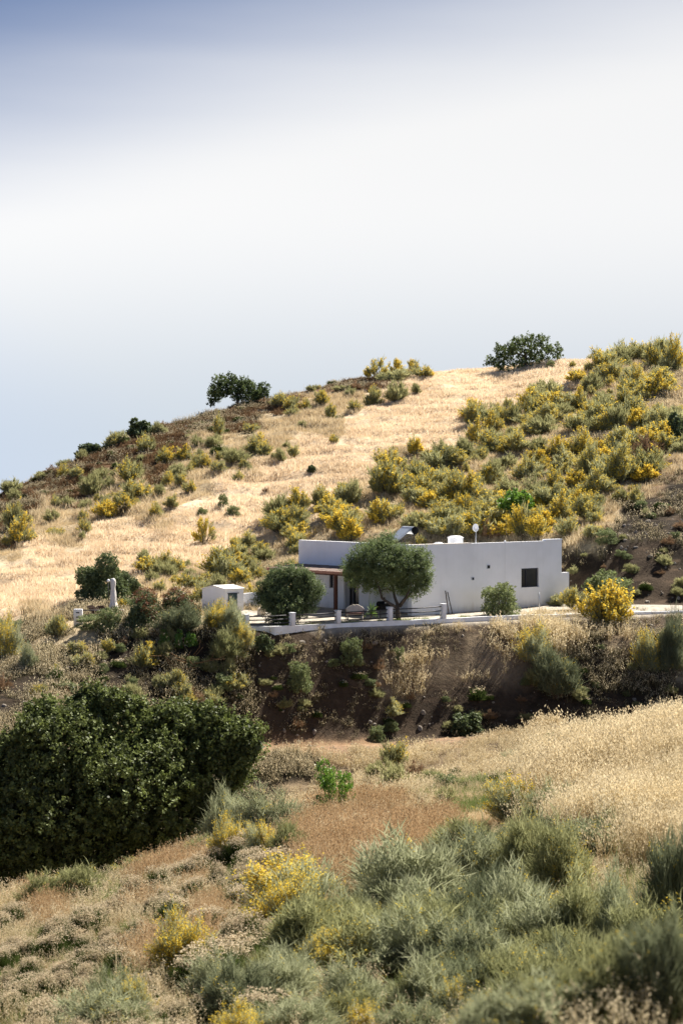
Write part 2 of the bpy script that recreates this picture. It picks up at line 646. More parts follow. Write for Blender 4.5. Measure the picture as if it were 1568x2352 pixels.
def flakes(c, size, asp, r, nrm=None, nb=0.0):
    """small diamond leaves as 2 triangles"""
    n = len(c)
    d = unit(r.normal(size=(n, 3)))
    if nrm is not None:
        k = unit(r.normal(size=(n, 3)) + nrm * nb)
        d = unit(np.cross(k, r.normal(size=(n, 3))))
        s = np.cross(k, d)
    else:
        s = perp(d, r)
    L = np.reshape(size, (-1, 1)) * np.ones((n, 1))
    W = L * asp
    V = np.concatenate([c - d * L / 2, c + s * W / 2, c + d * L / 2, c - s * W / 2])
    i = np.arange(n)
    return V, np.stack([i, i + n, i + 2 * n, i + 3 * n], -1)


class Soup:
    def __init__(s):
        s.V, s.F, s.M, s.T, s.n = [], [], [], [], 0

    def add(s, VF, mi, tint):
        V, Fc = VF
        if Fc.shape[1] == 4:
            Fc = np.concatenate([Fc[:, [0, 1, 2]], Fc[:, [0, 2, 3]]])
            tint = np.concatenate([tint, tint]) if not np.isscalar(tint) else tint
        elif not np.isscalar(tint) and len(tint) != len(Fc):
            tint = np.tile(tint, len(Fc) // len(tint))
        s.V.append(V)
        s.F.append(Fc + s.n)
        s.n += len(V)
        s.M.append(np.full(len(Fc), mi))
        s.T.append(np.full(len(Fc), tint) if np.isscalar(tint) else tint)

    def mesh(s, name, mats):
        return mesh_np(name, np.concatenate(s.V), np.concatenate(s.F), mats, np.concatenate(s.M), np.concatenate(s.T))


def tube(pts, rads, nseg=7):
    pts = [np.array(p, float) for p in pts]
    V, Fc = [], []
    up = np.array([0.13, .97, .2])
    for i, p in enumerate(pts):
        d = unit((pts[min(i + 1, len(pts) - 1)] - pts[max(i - 1, 0)])[None])[0]
        a = unit(np.cross(d, up)[None])[0]
        b2 = np.cross(d, a)
        for k in range(nseg):
            an = 2 * math.pi * k / nseg
            V.append(p + rads[i] * (math.cos(an) * a + math.sin(an) * b2))
    for i in range(len(pts) - 1):
        for k in range(nseg):
            q0 = i * nseg + k
            q1 = i * nseg + (k + 1) % nseg
            Fc.append((q0, q1, q1 + nseg, q0 + nseg))
    n = len(V)
    V += [pts[0], pts[-1]]
    for k in range(nseg):
        Fc.append((n, (k + 1) % nseg, k, k))
        e = (len(pts) - 1) * nseg
        Fc.append((n + 1, e + k, e + (k + 1) % nseg, e + (k + 1) % nseg))
    V = np.array(V)
    T = []
    for f in Fc:
        T.append((f[0], f[1], f[2]))
        if len(set(f)) == 4:
            T.append((f[0], f[2], f[3]))
    return V, np.array(T)


M = {}
M['broom'] = leaf_mat('broom_twigs', (.15, .155, .055), (.44, .42, .21), .48)
M['retama'] = leaf_mat('retama_twigs', (.145, .165, .075), (.48, .49, .31), .42)
M['retama_dark'] = leaf_mat('retama_twigs_dark', (.07, .085, .038), (.28, .30, .18), .35)
M['yellow'] = leaf_mat('broom_flowers', (.66, .46, .04), (.86, .67, .12), .4)
M['yellow_soft'] = leaf_mat('faded_broom_flowers', (.56, .42, .06), (.78, .62, .12), .35)
M['pale'] = leaf_mat('pale_broom_twigs', (.18, .19, .075), (.50, .48, .27), .45)
M['ridge'] = leaf_mat('hazed_ridge_leaves', (.045, .065, .03), (.22, .27, .10), .4)  # leaf colour lightened in place of distance haze
M['retama_olive'] = leaf_mat('olive_broom_twigs', (.12, .13, .045), (.40, .40, .20), .42)
M['wood'] = leaf_mat('shrub_wood', (.10, .08, .055), (.22, .18, .13), .05)
M['dark'] = leaf_mat('dark_leaves', (.040, .058, .026), (.17, .21, .08), .32, .03, .6)
M['carob'] = leaf_mat('carob_leaves', (.009, .015, .005), (.26, .31, .085), .28, .03, .6)
M['leafy'] = leaf_mat('bright_leaves', (.07, .15, .02), (.20, .34, .04), .4, .05)
M['olive'] = leaf_mat('olive_leaves', (.04, .062, .022), (.29, .36, .14), .38, .03, .6)
M['olive_y'] = leaf_mat('young_olive_leaves', (.075, .10, .035), (.30, .34, .14), .4, .03, .6)
M['russet'] = leaf_mat('russet_leaves', (.10, .04, .02), (.28, .12, .055), .25, .04)
M['drybush'] = leaf_mat('dry_twigs', (.16, .10, .055), (.36, .24, .14), .25)
M['cush_g'] = leaf_mat('cushion_green', (.026, .042, .012), (.12, .16, .045), .3)
M['cush_p'] = leaf_mat('cushion_heads', (.42, .34, .22), (.74, .62, .44), .35)
M['yucca'] = leaf_mat('yucca_leaves', (.06, .13, .02), (.24, .36, .06), .3, .08)
M['straw'] = leaf_mat('straw', (.40, .30, .17), (.82, .69, .46), .35, inst=True)
M['gold'] = leaf_mat('golden_straw', (.62, .48, .31), (.95, .82, .62), .4, inst=True)
M['oat'] = leaf_mat('oat_heads', (.42, .33, .19), (.86, .74, .50), .4, inst=True)
M['oatstem'] = leaf_mat('oat_stems', (.30, .22, .11), (.52, .42, .22), .35, inst=True)
M['red'] = leaf_mat('reddish_grass', (.24, .155, .075), (.56, .39, .22), .35, inst=True)
M['green'] = leaf_mat('green_grass', (.10, .14, .04), (.26, .32, .10), .35, inst=True)
M['weed'] = leaf_mat('grey_weeds', (.032, .03, .016), (.17, .145, .08), .25, inst=True)
M['brown'] = leaf_mat('brown_scrub', (.09, .05, .026), (.27, .17, .09), .25, inst=True)
M['bark'] = solid_mat('bark', (.11, .085, .065), (.05, .04, .03), 6, .95, bump=.6, bscale=20)


def broom_mesh(name, seed, nb=45, ntw=34, w=.022, fl=.0, fsize=.05, fn=10, mats=('broom', 'yellow', 'wood'), open_=0.0, tl=.26, jit=.48):
    """a broom: branches fan out from the foot and carry fine twigs; unit size 1 wide, 1 high"""
    r = np.random.default_rng(seed)
    s = Soup()
    lob = r.uniform(.62, 1.22, 9)
    ph = r.uniform(0, 2 * math.pi, nb)
    th = np.arccos(1 - r.uniform(0, 1, nb) * .93)
    R = lob[(ph / (2 * math.pi) * 9).astype(int) % 9] * r.uniform(.72, 1.0, nb)
    tip = np.stack([.47 * np.sin(th) * np.cos(ph), .47 * np.sin(th) * np.sin(ph), .10 + .80 * np.cos(th)], -1) * R[:, None]
    base = np.stack([.10 * np.cos(ph), .10 * np.sin(ph), np.zeros(nb) - .03], -1) * r.uniform(0, 1, (nb, 1))
    k = np.repeat(np.arange(nb), ntw)
    tt = r.uniform(.25 + .35 * open_, 1, len(k))
    bend = np.array([0, 0, .12])
    b = base[k] * (1 - tt[:, None]) + tip[k] * tt[:, None] + (4 * tt * (1 - tt))[:, None] * bend * .5
    b += r.normal(size=b.shape) * .035
    d = unit(unit(tip - base)[k] * 1.0 + np.array([0, 0, .75]) + r.normal(size=b.shape) * jit)
    L = tl * r.uniform(.5, 1.1, len(k))
    bt = r.uniform(.1, 1, nb)
    tw = b + d * L[:, None]
    s.add(blades(b, tw, w * r.uniform(.6, 1.3, len(k)), r, d[:, [1, 0, 2]] * 0 + r.normal(size=b.shape) * .012),
          0, np.clip(.5 * bt[k] + r.uniform(0, .6, len(k)), 0, 1))
    s.add(blades(base, tip * .92, w * 1.4, r, np.tile(bend * .45, (nb, 1))), 2, r.uniform(0, 1, nb))
    if fl > 0:
        az = r.uniform(0, 2 * math.pi)
        pf = fl * (1 + .9 * np.cos(ph - az) * (1 if fl < .9 else .2)) * r.uniform(.2, 1.8, nb)
        pick = r.uniform(0, 1, len(k)) < pf[k] * (tt > .45)
        c0 = tw[pick]
        d0 = d[pick]
        if len(c0):
            c0 = np.repeat(c0, fn, 0) - np.repeat(d0, fn, 0) * r.uniform(0, .14, (len(c0) * fn, 1)) + r.normal(size=(len(c0) * fn, 3)) * .014
            s.add(flakes(c0, fsize * r.uniform(.6, 1.2, len(c0)), .8, r), 1, r.uniform(0, 1, len(c0)))
    return s.mesh(name, [M[mats[0]], M[mats[1]], M[mats[2]]])


def crown_soup(s, r, blobs, n, size, asp=.5, mi=0, sub=26, shell=.55, up=0.0, cl=(.14, .30), loose=False):
    """leaves in sub-clumps spread over the outer part of a few ellipsoids: (cx,cy,cz,rx,ry,rz)"""
    blobs = np.array(blobs, float)
    vol = (blobs[:, 3] * blobs[:, 5]) ** 1.0
    for bl, v0 in zip(blobs, vol / vol.sum()):
        ns = max(4, int(sub * len(blobs) * v0))
        d = unit(r.normal(size=(ns, 3)))
        rad = r.uniform(shell, 1.0, (ns, 1)) ** .8
        cc = bl[:3] + d * rad * bl[3:6] * .86
        nn = int(n * v0 / ns) + 1
        k = np.repeat(np.arange(ns), nn)
        cs = r.uniform(cl[0], cl[1], (ns, 1))
        off = r.normal(size=(len(k), 3))
        off = off * .62 if loose else unit(off) * (r.uniform(0, 1, (len(k), 1)) ** .45)
        c = cc[k] + off * cs[k] * bl[3:6]
        bt = r.uniform(0, 1, ns)
        nr = unit(off + d[k] * .4 + np.array([0, 0, up]))
        s.add(flakes(c, size * r.uniform(.6, 1.3, len(c)), asp, r, nr, .9), mi, np.clip(.45 * bt[k] + r.uniform(0, .6, len(c)), 0, 1))


def sprig_crown(s, r, bl, nsp, nl, sr, size, asp, core=.8, ncore=9000, csz=.26, lift=.5):
    """a crown of many leafy sprigs pointing out of the surface of overlapping lobes, over inner leaves coloured dark as inner shade"""
    bl = np.array(bl, float)
    wt = bl[:, 3] * bl[:, 5]
    k = r.choice(len(bl), nsp * 2, p=wt / wt.sum())
    d = unit(r.normal(size=(len(k), 3)))
    c = bl[k, :3] + d * bl[k, 3:6] * r.uniform(.72, 1.06, (len(k), 1))
    inside = np.zeros(len(k), bool)
    for b_ in bl:
        inside |= (((c - b_[:3]) / b_[3:6]) ** 2).sum(1) < .50
    c, d = c[~inside][:nsp], d[~inside][:nsp]
    ns = len(c)
    ax_ = unit(d + np.array([0, 0, lift]) + r.normal(size=(ns, 3)) * .35)
    q = np.repeat(np.arange(ns), nl)
    t_ = r.uniform(-.6, 1.0, (len(q), 1))
    rs = r.uniform(.7, 1.4, (ns, 1))
    p = c[q] + ax_[q] * t_ * sr * 1.5 * rs[q] + r.normal(size=(len(q), 3)) * sr * .5 * rs[q] * (1.1 - .6 * np.clip(t_, 0, 1))
    bt = r.uniform(0, 1, ns) ** 1.3  # sprig tints put highlight contrast into the leaf colour
    s.add(flakes(p, size * r.uniform(.6, 1.3, len(p)), asp, r, unit(ax_[q] + np.array([0, 0, .4])), .8), 0, np.clip(.65 * bt[q] + r.uniform(0, .35, len(p)), 0, 1))
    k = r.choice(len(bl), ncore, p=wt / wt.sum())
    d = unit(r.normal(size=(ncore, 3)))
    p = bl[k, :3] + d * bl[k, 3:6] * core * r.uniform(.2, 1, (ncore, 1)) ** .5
    s.add(flakes(p, csz * r.uniform(.6, 1.2, ncore), .7, r), 0, r.uniform(0, .25, ncore))  # low tints paint the crown's inner shade into these leaves


def leafy_mesh(name, seed, mat, n=2600, size=.06, asp=.55, low=False, stems=True, sub=26, blobs=None):
    r = np.random.default_rng(seed)
    s = Soup()
    if blobs is None:
        blobs = [(0, 0, .42, .36, .36, .36)]
        for i in range(7):
            a = i * .9 + r.uniform(-.3, .3)
            q = r.uniform(.16, .3)
            blobs.append((q * math.cos(a), q * math.sin(a), r.uniform(.28, .72), r.uniform(.15, .25), r.uniform(.15, .25), r.uniform(.14, .26)))
        if low:
            blobs += [(.3 * math.cos(a), .3 * math.sin(a), .18, .2, .2, .2) for a in np.linspace(0, 5.5, 6)]
    crown_soup(s, r, blobs, n, size, asp, 0, sub)
    if stems:
        nb = 12
        ph = r.uniform(0, 6.28, nb)
        tip = np.stack([.3 * np.cos(ph), .3 * np.sin(ph), r.uniform(.3, .7, nb)], -1)
        s.add(blades(tip * np.array([.15, .15, 0]), tip, .03, r, np.zeros((nb, 3))), 1, .5)
    return s.mesh(name, [M[mat], M['wood']])


def cushion_mesh(name, seed, n=1500, w=.012, pale=.5):
    r = np.random.default_rng(seed)
    s = Soup()
    nl = 7
    la = r.uniform(0, 6.28, nl)
    lc = np.stack([.24 * np.cos(la), .24 * np.sin(la), np.zeros(nl)], -1) * r.uniform(.2, 1, (nl, 1))
    k = r.integers(0, nl, n)
    d = unit(r.normal(size=(n, 3)) * np.array([1, 1, .9]))
    d[:, 2] = np.abs(d[:, 2])
    R = r.uniform(.22, .30, nl)[k] * r.uniform(.85, 1.1, n)
    hz = r.uniform(.6, .95, nl)[k]
    tip = lc[k] + d * np.stack([R, R, R * 2.6 * hz], -1)
    bs = lc[k] + d * np.stack([R, R, R * 2.6 * hz], -1) * r.uniform(.35, .7, (n, 1))
    up = d + np.array([0, 0, .8])
    s.add(blades(bs, tip + unit(up) * .07, w * r.uniform(.7, 1.4, n), r), 0, r.uniform(0, 1, n))
    hi = r.uniform(0, 1, n) < pale * np.clip(d[:, 2] * 3.4 - 2.2, 0.0, 1)
    c0 = tip[hi] + unit(up[hi]) * .07
    s.add(flakes(np.repeat(c0, 2, 0) + r.normal(size=(len(c0) * 2, 3)) * .015, w * 2.0, .8, r), 1, r.uniform(0, 1, len(c0) * 2))
    return s.mesh(name, [M['cush_g'], M['cush_p']])


def tuft_mesh(name, seed, mats, n=16, h=.35, w=.012, spread=.16, lean=.35, heads=0, hs=.02, hw=.4, mi_h=1):
    r = np.random.default_rng(seed)
    s = Soup()
    b = np.stack([r.normal(0, spread, n), r.normal(0, spread, n), np.full(n, -.04)], -1)
    d = unit(np.stack([r.normal(0, lean, n), r.normal(0, lean, n), np.ones(n)], -1))
    L = h * r.uniform(.55, 1.15, n)
    tip = b + d * L[:, None]
    ti = r.uniform(0, 1, n)
    s.add(blades(b, tip, w * r.uniform(.7, 1.3, n), r, (d * np.array([-1, -1, 0])) * L[:, None] * .12), 0, ti)
    if heads:
        k = np.repeat(np.arange(n), heads)
        q = r.uniform(.62, 1.06, len(k))
        c = b[k] + d[k] * (L[k] * q)[:, None] + r.normal(size=(len(k), 3)) * np.array([.028, .028, .01]) * (h / .8)
        dd = unit(r.normal(size=(len(k), 3)) * .35 + np.array([0, 0, -1]))
        Ls = hs * r.uniform(.7, 1.4, len(k))
        s_ = perp(dd, r) * (Ls * hw / 2)[:, None]
        V = np.concatenate([c, c + dd * Ls[:, None] / 2 + s_, c + dd * Ls[:, None], c + dd * Ls[:, None] / 2 - s_])
        i = np.arange(len(k))
        s.add((V, np.stack([i, i + len(k), i + 2 * len(k), i + 3 * len(k)], -1)), mi_h, r.uniform(.2, 1, len(k)))
    return s.mesh(name, [M[x] for x in mats])


def yucca_mesh(name, seed, n=60, w=.05, trunk=.25):
    r = np.random.default_rng(seed)
    s = Soup()
    ph = r.uniform(0, 6.28, n)
    el = r.uniform(-.25, 1.45, n)
    d = np.stack([np.cos(ph) * np.cos(el), np.sin(ph) * np.cos(el), np.sin(el)], -1)
    b = np.tile([[0, 0, trunk]], (n, 1)) + d * .03
    L = .55 * r.uniform(.7, 1.1, n)
    tip = b + d * L[:, None] * np.array([.95, .95, 1.1]) - np.array([0, 0, .06])
    s.add(blades(b, tip, w, r, np.tile([[0, 0, .05]], (n, 1))), 0, r.uniform(0, 1, n))
    s.add(tube([(0, 0, -.05), (.01, 0, trunk + .03)], [.07, .05]), 1, .4)
    return s.mesh(name, [M['yucca'], M['wood']])


LIB = {}
LIB['y'] = [broom_mesh('yellow_broom_bush', 100 + i, fl=.20, fsize=.052, fn=7, ntw=30) for i in range(4)]
LIB['Y'] = [broom_mesh('golden_broom_bush', 150 + i, fl=.5, fsize=.052, fn=7, ntw=30) for i in range(3)]
LIB['m'] = [broom_mesh('mixed_broom_bush', 200 + i, fl=.09, fsize=.05, fn=6, ntw=36) for i in range(4)]
LIB['g'] = [broom_mesh('grey_broom_bush', 300 + i, fl=.0, ntw=40) for i in range(3)]
LIB['p'] = [broom_mesh('pale_broom_bush', 350 + i, fl=.22, fsize=.045, fn=5, ntw=44, mats=('pale', 'yellow_soft', 'wood')) for i in range(3)]
LIB['o'] = [broom_mesh('open_broom_bush', 400 + i, nb=20, ntw=34, fl=.3, open_=.9, tl=.2) for i in range(2)]
LIB['d'] = [leafy_mesh('dark_bush', 500 + i, 'dark', 6500, .08, low=True, sub=60) for i in range(3)]
LIB['B'] = [leafy_mesh('big_dark_bush', 530 + i, 'dark', 17000, .042, low=True, sub=190) for i in range(2)]
LIB['l'] = [leafy_mesh('leafy_bush', 550 + i, 'leafy', 3600, .08, low=True, sub=45) for i in range(2)]
LIB['w'] = [leafy_mesh('weedy_bush', 570 + i, 'olive_y', 6000, .055, .42, low=True, sub=60) for i in range(2)]
LIB['b'] = [broom_mesh('dry_bush', 600 + i, fl=0, ntw=30, mats=('drybush', 'yellow', 'wood'), tl=.2) for i in range(2)]
LIB['c'] = [cushion_mesh('cushion_shrub', 700 + i) for i in range(4)]
LIB['x'] = [cushion_mesh('dark_cushion_shrub', 750 + i, n=900, w=.03, pale=.25) for i in range(3)]
# near versions, with many finer twigs
LIB['G'] = [broom_mesh('retama_bush', 800 + i, nb=110, ntw=80, w=.0095, fl=(.012, .05, .02, .01)[i], fsize=.018, fn=7, mats=(('retama', 'retama_olive', 'retama', 'retama_olive')[i], 'yellow', 'wood'), tl=.22, jit=.66) for i in range(4)]
LIB['D'] = [broom_mesh('dark_retama_bush', 850 + i, nb=110, ntw=75, w=.0095, fl=.008, fsize=.018, fn=7, mats=('retama_dark', 'yellow', 'wood'), tl=.22, jit=.66) for i in range(2)]
LIB['F'] = [broom_mesh('flowering_retama_bush', 900 + i, nb=90, ntw=60, w=.009, fl=.30, fsize=.024, fn=9, mats=('retama', 'yellow', 'wood'), tl=.2) for i in range(3)]
LIB['K'] = [cushion_mesh('near_cushion_shrub', 950 + i, n=5200, w=.013, pale=1.0) for i in range(4)]
LIB['L'] = [leafy_mesh('near_leafy_bush', 980, 'leafy', 6500, .04, low=True)]
NAMES = dict(B='evergreen_bush', y='flowering_broom', Y='flowering_broom', m='broom_bush', g='grey_broom', p='grey_broom', o='broom_bush', d='evergreen_bush', l='leafy_bush',
             w='weedy_bush', b='dry_bush', c='cushion_shrub', x='cushion_shrub', G='retama_bush', D='retama_bush', F='broom_bush',
             K='cushion_shrub', L='leafy_bush')


def put(kind, x0, x1, y0, y1, label, group=None, dmin=12, dmax=235, D=None, cat='shrub', depth=1.0, sink=.03, lean=True):
    """a shrub spanning x0..x1 and y0 (top)..y1 (foot) of the view, standing on the ground there"""
    xc = (x0 + x1) / 2
    if D is None:
        g = hit(xc, y1, dmin, dmax)
    else:
        a, _ = ray(xc, y1)
        g = Vector((a * D, D, float(H(a * D, D))))
    w = m(x1 - x0, g.y)
    h = max(m(y1 - y0, g.y), .15)
    mesh = LIB[kind][random.randrange(len(LIB[kind]))]
    o = bpy.data.objects.new(NAMES[kind], mesh)
    o.location = (g.x, g.y, g.z - sink * h)
    o.rotation_euler = (random.uniform(-.08, .08), random.uniform(-.08, .08), random.uniform(0, 6.28))
    wd = w * depth
    if group:
        o.scale = (w * random.uniform(.98, 1.3), w * random.uniform(.9, 1.2), h * random.uniform(.92, 1.08))
    else:
        o.scale = (w * 1.06, w * 1.06, h * 1.05)
    link(o)
    props(o, label, cat, group)
    if g.y < 62:
        FOOT.append((g.x, g.y, w / 2, h))
    return o


FOOT = []      # near shrubs: (x, y, radius, height), kept free of grass
random.seed(11)

# ------------------------------------------------------------------ solids
def boxmesh(name, lo, hi, mat, parent=None, R=None, org=None, bevel=0.0):
    """a box lo..hi in a local frame: origin org, rotation R about z"""
    import bmesh
    bm = bmesh.new()
    bmesh.ops.create_cube(bm, size=1)
    for v in bm.verts:
        v.co = Vector(((lo[i] + hi[i]) / 2 + v.co[i] * (hi[i] - lo[i]) for i in range(3)))
    if bevel:
        bmesh.ops.bevel(bm, geom=bm.edges[:], offset=bevel, segments=2, affect='EDGES')
    me = bpy.data.meshes.new(name)
    bm.to_mesh(me)
    bm.free()
    me.materials.append(mat)
    o = bpy.data.objects.new(name, me)
    if org is not None:
        o.location = org
    if R is not None:
        o.rotation_euler = (0, 0, R)
    link(o, parent)
    return o


def raw(name, V, Fc, mat, parent=None, smooth_sh=False):
    me = bpy.data.meshes.new(name)
    me.from_pydata([tuple(v) for v in V], [], [tuple(f) for f in Fc])
    me.materials.append(mat)
    if smooth_sh:
        for p in me.polygons:
            p.use_smooth = True
    me.update()
    return link(bpy.data.objects.new(name, me), parent)


def tube_obj(name, pts, rads, mat, parent=None, nseg=8):
    V, Fc = tube(pts, rads if not np.isscalar(rads) else [rads] * len(pts), nseg)
    return raw(name, V, Fc, mat, parent, True)


def empty(name, loc, rz=0.0, **kw):
    o = bpy.data.objects.new(name, None)
    o.location = loc
    o.rotation_euler = (0, 0, rz)
    o.empty_display_size = .3
    link(o)
    return props(o, **kw)


m_wall = solid_mat('limewash', (.82, .82, .825), (.75, .75, .75), .9, .9, bump=.18, bscale=9, spec=.1)
m_wall_dirty = solid_mat('weathered_limewash', (.84, .84, .84), (.72, .71, .69), 2.2, .95, bump=.3, bscale=9, spec=.1)
m_cream = solid_mat('cream_render', (.74, .64, .50), (.62, .53, .41), 3, .9, bump=.2)
m_dark = solid_mat('dark_frame', (.018, .02, .03), None, rough=.4)
m_glass = solid_mat('window_glass', (.02, .022, .03), (.035, .03, .03), 1.2, .18, spec=.6)
m_teal = solid_mat('teal_metal', (.035, .06, .07), (.05, .08, .085), 3, .5)
m_pink = solid_mat('pink_sign', (.45, .22, .24), None)
m_rail = solid_mat('black_iron', (.02, .021, .025), (.05, .04, .04), 8, .6)
m_wood = solid_mat('red_brown_wood', (.10, .035, .02), (.06, .02, .012), 5, .7, stretch=(1, 1, .2))
m_fascia = solid_mat('terracotta_edge', (.42, .22, .15), (.28, .13, .09), 7, .9)
m_tile = solid_mat('dark_roof_felt', (.16, .12, .105), (.24, .18, .15), 5, .95, bump=.4)
m_metal = solid_mat('galvanised', (.55, .57, .6), (.42, .44, .46), 4, .35, metal=.6)
m_white = solid_mat('white_enamel', (.82, .82, .82), None, rough=.4)
m_black = solid_mat('black_rubber', (.010, .010, .011), (.016, .016, .016), 5, .95, spec=.03)
m_canvas = solid_mat('canvas', (.80, .76, .70), (.68, .63, .56), 3, .95, stretch=(3, 3, .4))
m_brownwood = solid_mat('dark_brown_wood', (.05, .028, .018), (.09, .05, .03), 5, .8)
m_clay = solid_mat('pink_clay', (.50, .30, .24), (.40, .25, .2), 5, .9)

# rain marks run down the render from the parapet, splashed earth clings to its foot
for mt_, amt in ((m_wall, .5), (m_wall_dirty, .6)):
    t = mt_.node_tree
    bs = [n_ for n_ in t.nodes if n_.type == 'BSDF_PRINCIPLED'][0]
    src = bs.inputs['Base Color'].links[0].from_socket
    g_ = node(t, 'ShaderNodeNewGeometry')
    mp_ = node(t, 'ShaderNodeMapping')
    mp_.inputs['Scale'].default_value = (2.2, 2.2, .16)
    t.links.new(g_.outputs['Position'], mp_.inputs[0])
    nn_ = node(t, 'ShaderNodeTexNoise')
    nn_.inputs['Scale'].default_value = 1.6
    nn_.inputs['Detail'].default_value = 7
    nn_.inputs['Roughness'].default_value = .65
    t.links.new(mp_.outputs[0], nn_.inputs['Vector'])
    r_1 = node(t, 'ShaderNodeMapRange')
    t.links.new(nn_.outputs[0], r_1.inputs['Value'])
    r_1.inputs['From Min'].default_value = .50
    r_1.inputs['From Max'].default_value = .74
    c1_ = mixc(t, mth(t, 'MULTIPLY', r_1.outputs[0], amt * .16), src, (.50, .49, .47))
    sp_ = node(t, 'ShaderNodeSeparateXYZ')
    t.links.new(g_.outputs['Position'], sp_.inputs[0])
    h_ = mth(t, 'MULTIPLY_ADD', nn_.outputs[0], -1.1, sp_.outputs['Z'])
    r_2 = node(t, 'ShaderNodeMapRange')
    t.links.new(h_, r_2.inputs['Value'])
    r_2.inputs['From Min'].default_value = -.5
    r_2.inputs['From Max'].default_value = .05
    r_2.inputs['To Min'].default_value = .35
    r_2.inputs['To Max'].default_value = 0
    t.links.new(mixc(t, r_2.outputs[0], c1_, (.42, .35, .27)) if mt_ is m_wall else c1_, bs.inputs['Base Color'])

# ------------------------------------------------------------------ house
Cc = P(945.7, 1252.5, 120.2)
Lc = P(685.5, 1241.2, 127.5)
Rc = P(1289.5, 1241.2, 127.5)
ZT = Cc.z
CL = Vector((Lc.x - Cc.x, Lc.y - Cc.y, 0))
CR = Vector((Rc.x - Cc.x, Rc.y - Cc.y, 0))
house = empty('house', (Cc.x, Cc.y, 0), label='white flat-roofed house with shaded walls standing on the hillside terrace', cat='house')


def wall_s(org, dirv, x):
    """distance along a wall (from org, unit dirv) where picture column x meets it"""
    a = ray(x, 1300)[0]
    # org.x + s*dx = a*(org.y + s*dy)
    return (a * org.y - org.x) / (dirv.x - a * dirv.y)


def on_wall(org, dirv, x, y):
    s = wall_s(org, dirv, x)
    D = org.y + s * dirv.y
    return s, EYE + ray(x, y)[1] * D


def wall_panel(name, org, dirv, s0, s1, z0, z1, th, openings, mat, parent, base, ztop=None):
    """wall with real openings, outer face on the line org + s*dirv, thickness inward"""
    nin = Vector((-dirv.y, dirv.x, 0))
    if nin.y < 0:
        nin = -nin
    ss = sorted({s0, s1} | {v for o in openings for v in o[:2]})
    zs = sorted({z0, z1} | {v for o in openings for v in o[2:4]})
    V, Fc = [], []

    def pt(s, z, n):
        p = org + dirv * s + nin * n - base
        V.append((p.x, p.y, z - base.z))
        return len(V) - 1

    def solid(i, j):
        if i < 0 or j < 0 or i >= len(ss) - 1 or j >= len(zs) - 1:
            return False
        sc_, zc_ = (ss[i] + ss[i + 1]) / 2, (zs[j] + zs[j + 1]) / 2
        return not any(o[0] < sc_ < o[1] and o[2] < zc_ < o[3] for o in openings)
    for i in range(len(ss) - 1):
        for j in range(len(zs) - 1):
            if not solid(i, j):
                continue
            a, b_, c_, d_ = ss[i], ss[i + 1], zs[j], zs[j + 1]
            Fc.append([pt(a, c_, 0), pt(b_, c_, 0), pt(b_, d_, 0), pt(a, d_, 0)])
            Fc.append([pt(a, c_, th), pt(a, d_, th), pt(b_, d_, th), pt(b_, c_, th)])
            if not solid(i - 1, j):
                Fc.append([pt(a, c_, 0), pt(a, d_, 0), pt(a, d_, th), pt(a, c_, th)])
            if not solid(i + 1, j):
                Fc.append([pt(b_, c_, 0), pt(b_, c_, th), pt(b_, d_, th), pt(b_, d_, 0)])
            if not solid(i, j - 1):
                Fc.append([pt(a, c_, 0), pt(a, c_, th), pt(b_, c_, th), pt(b_, c_, 0)])
            if not solid(i, j + 1):
                Fc.append([pt(a, d_, 0), pt(b_, d_, 0), pt(b_, d_, th), pt(a, d_, th)])
    return raw(name, V, Fc, mat, parent)


O3 = Vector((Cc.x, Cc.y, 0))
dL = CL.normalized()
dR = CR.normalized()
LL, LR = CL.length, CR.length
# right-hand front wall with its window
s0, z1 = on_wall(O3, dR, 1197, 1306)
s1, z0 = on_wall(O3, dR, 1237, 1347.8)
w_right = wall_panel('wall', O3, dR, 0, LR, -.4, ZT, .28, [(s0, s1, z0, z1)], m_wall, house, O3)


def local(name, org, dirv, s0, s1, n0, n1, z0, z1, mat, parent, bevel=0.0):
    """box set in wall coordinates (s along, n inward, z up), expressed in the house's frame"""
    nin = Vector((-dirv.y, dirv.x, 0))
    if nin.y < 0:
        nin = -nin
    V = []
    par = parent
    off = Vector((0, 0, 0))
    while par is not None:
        off += par.location
        par = par.parent
    for s in (s0, s1):
        for n in (n0, n1):
            for z in (z0, z1):
                p = org + dirv * s + nin * n - off
                V.append((p.x, p.y, z - off.z))
    Fc = [(0, 1, 3, 2), (4, 6, 7, 5), (0, 4, 5, 1), (2, 3, 7, 6), (0, 2, 6, 4), (1, 5, 7, 3)]
    return raw(name, V, Fc, mat, parent)


def window(org, dirv, s0, s1, z0, z1, parent, mull=(.33,), th=.28):
    f = 0.07
    nw = .12
    w = local('window', org, dirv, s0, s0 + f, nw, nw + .06, z0, z1, m_dark, parent)
    for a, b_, c_, d_ in ((s1 - f, s1, z0, z1), (s0 + f, s1 - f, z0, z0 + f), (s0 + f, s1 - f, z1 - f, z1)):
        local('window_frame', org, dirv, a, b_, nw, nw + .06, c_, d_, m_dark, w)
    for q in mull:
        sm = s0 + (s1 - s0) * q
        local('mullion', org, dirv, sm - .03, sm + .03, nw - .01, nw + .05, z0 + f, z1 - f, m_dark, w)
    local('pane', org, dirv, s0 + f, s1 - f, nw + .025, nw + .035, z0 + f, z1 - f, m_glass, w)
    local('sill', org, dirv, s0 - .04, s1 + .04, -.03, nw, z0 - .045, z0 + .002, m_wall, w)
    return w


window(O3, dR, s0, s1, z0, z1, house)
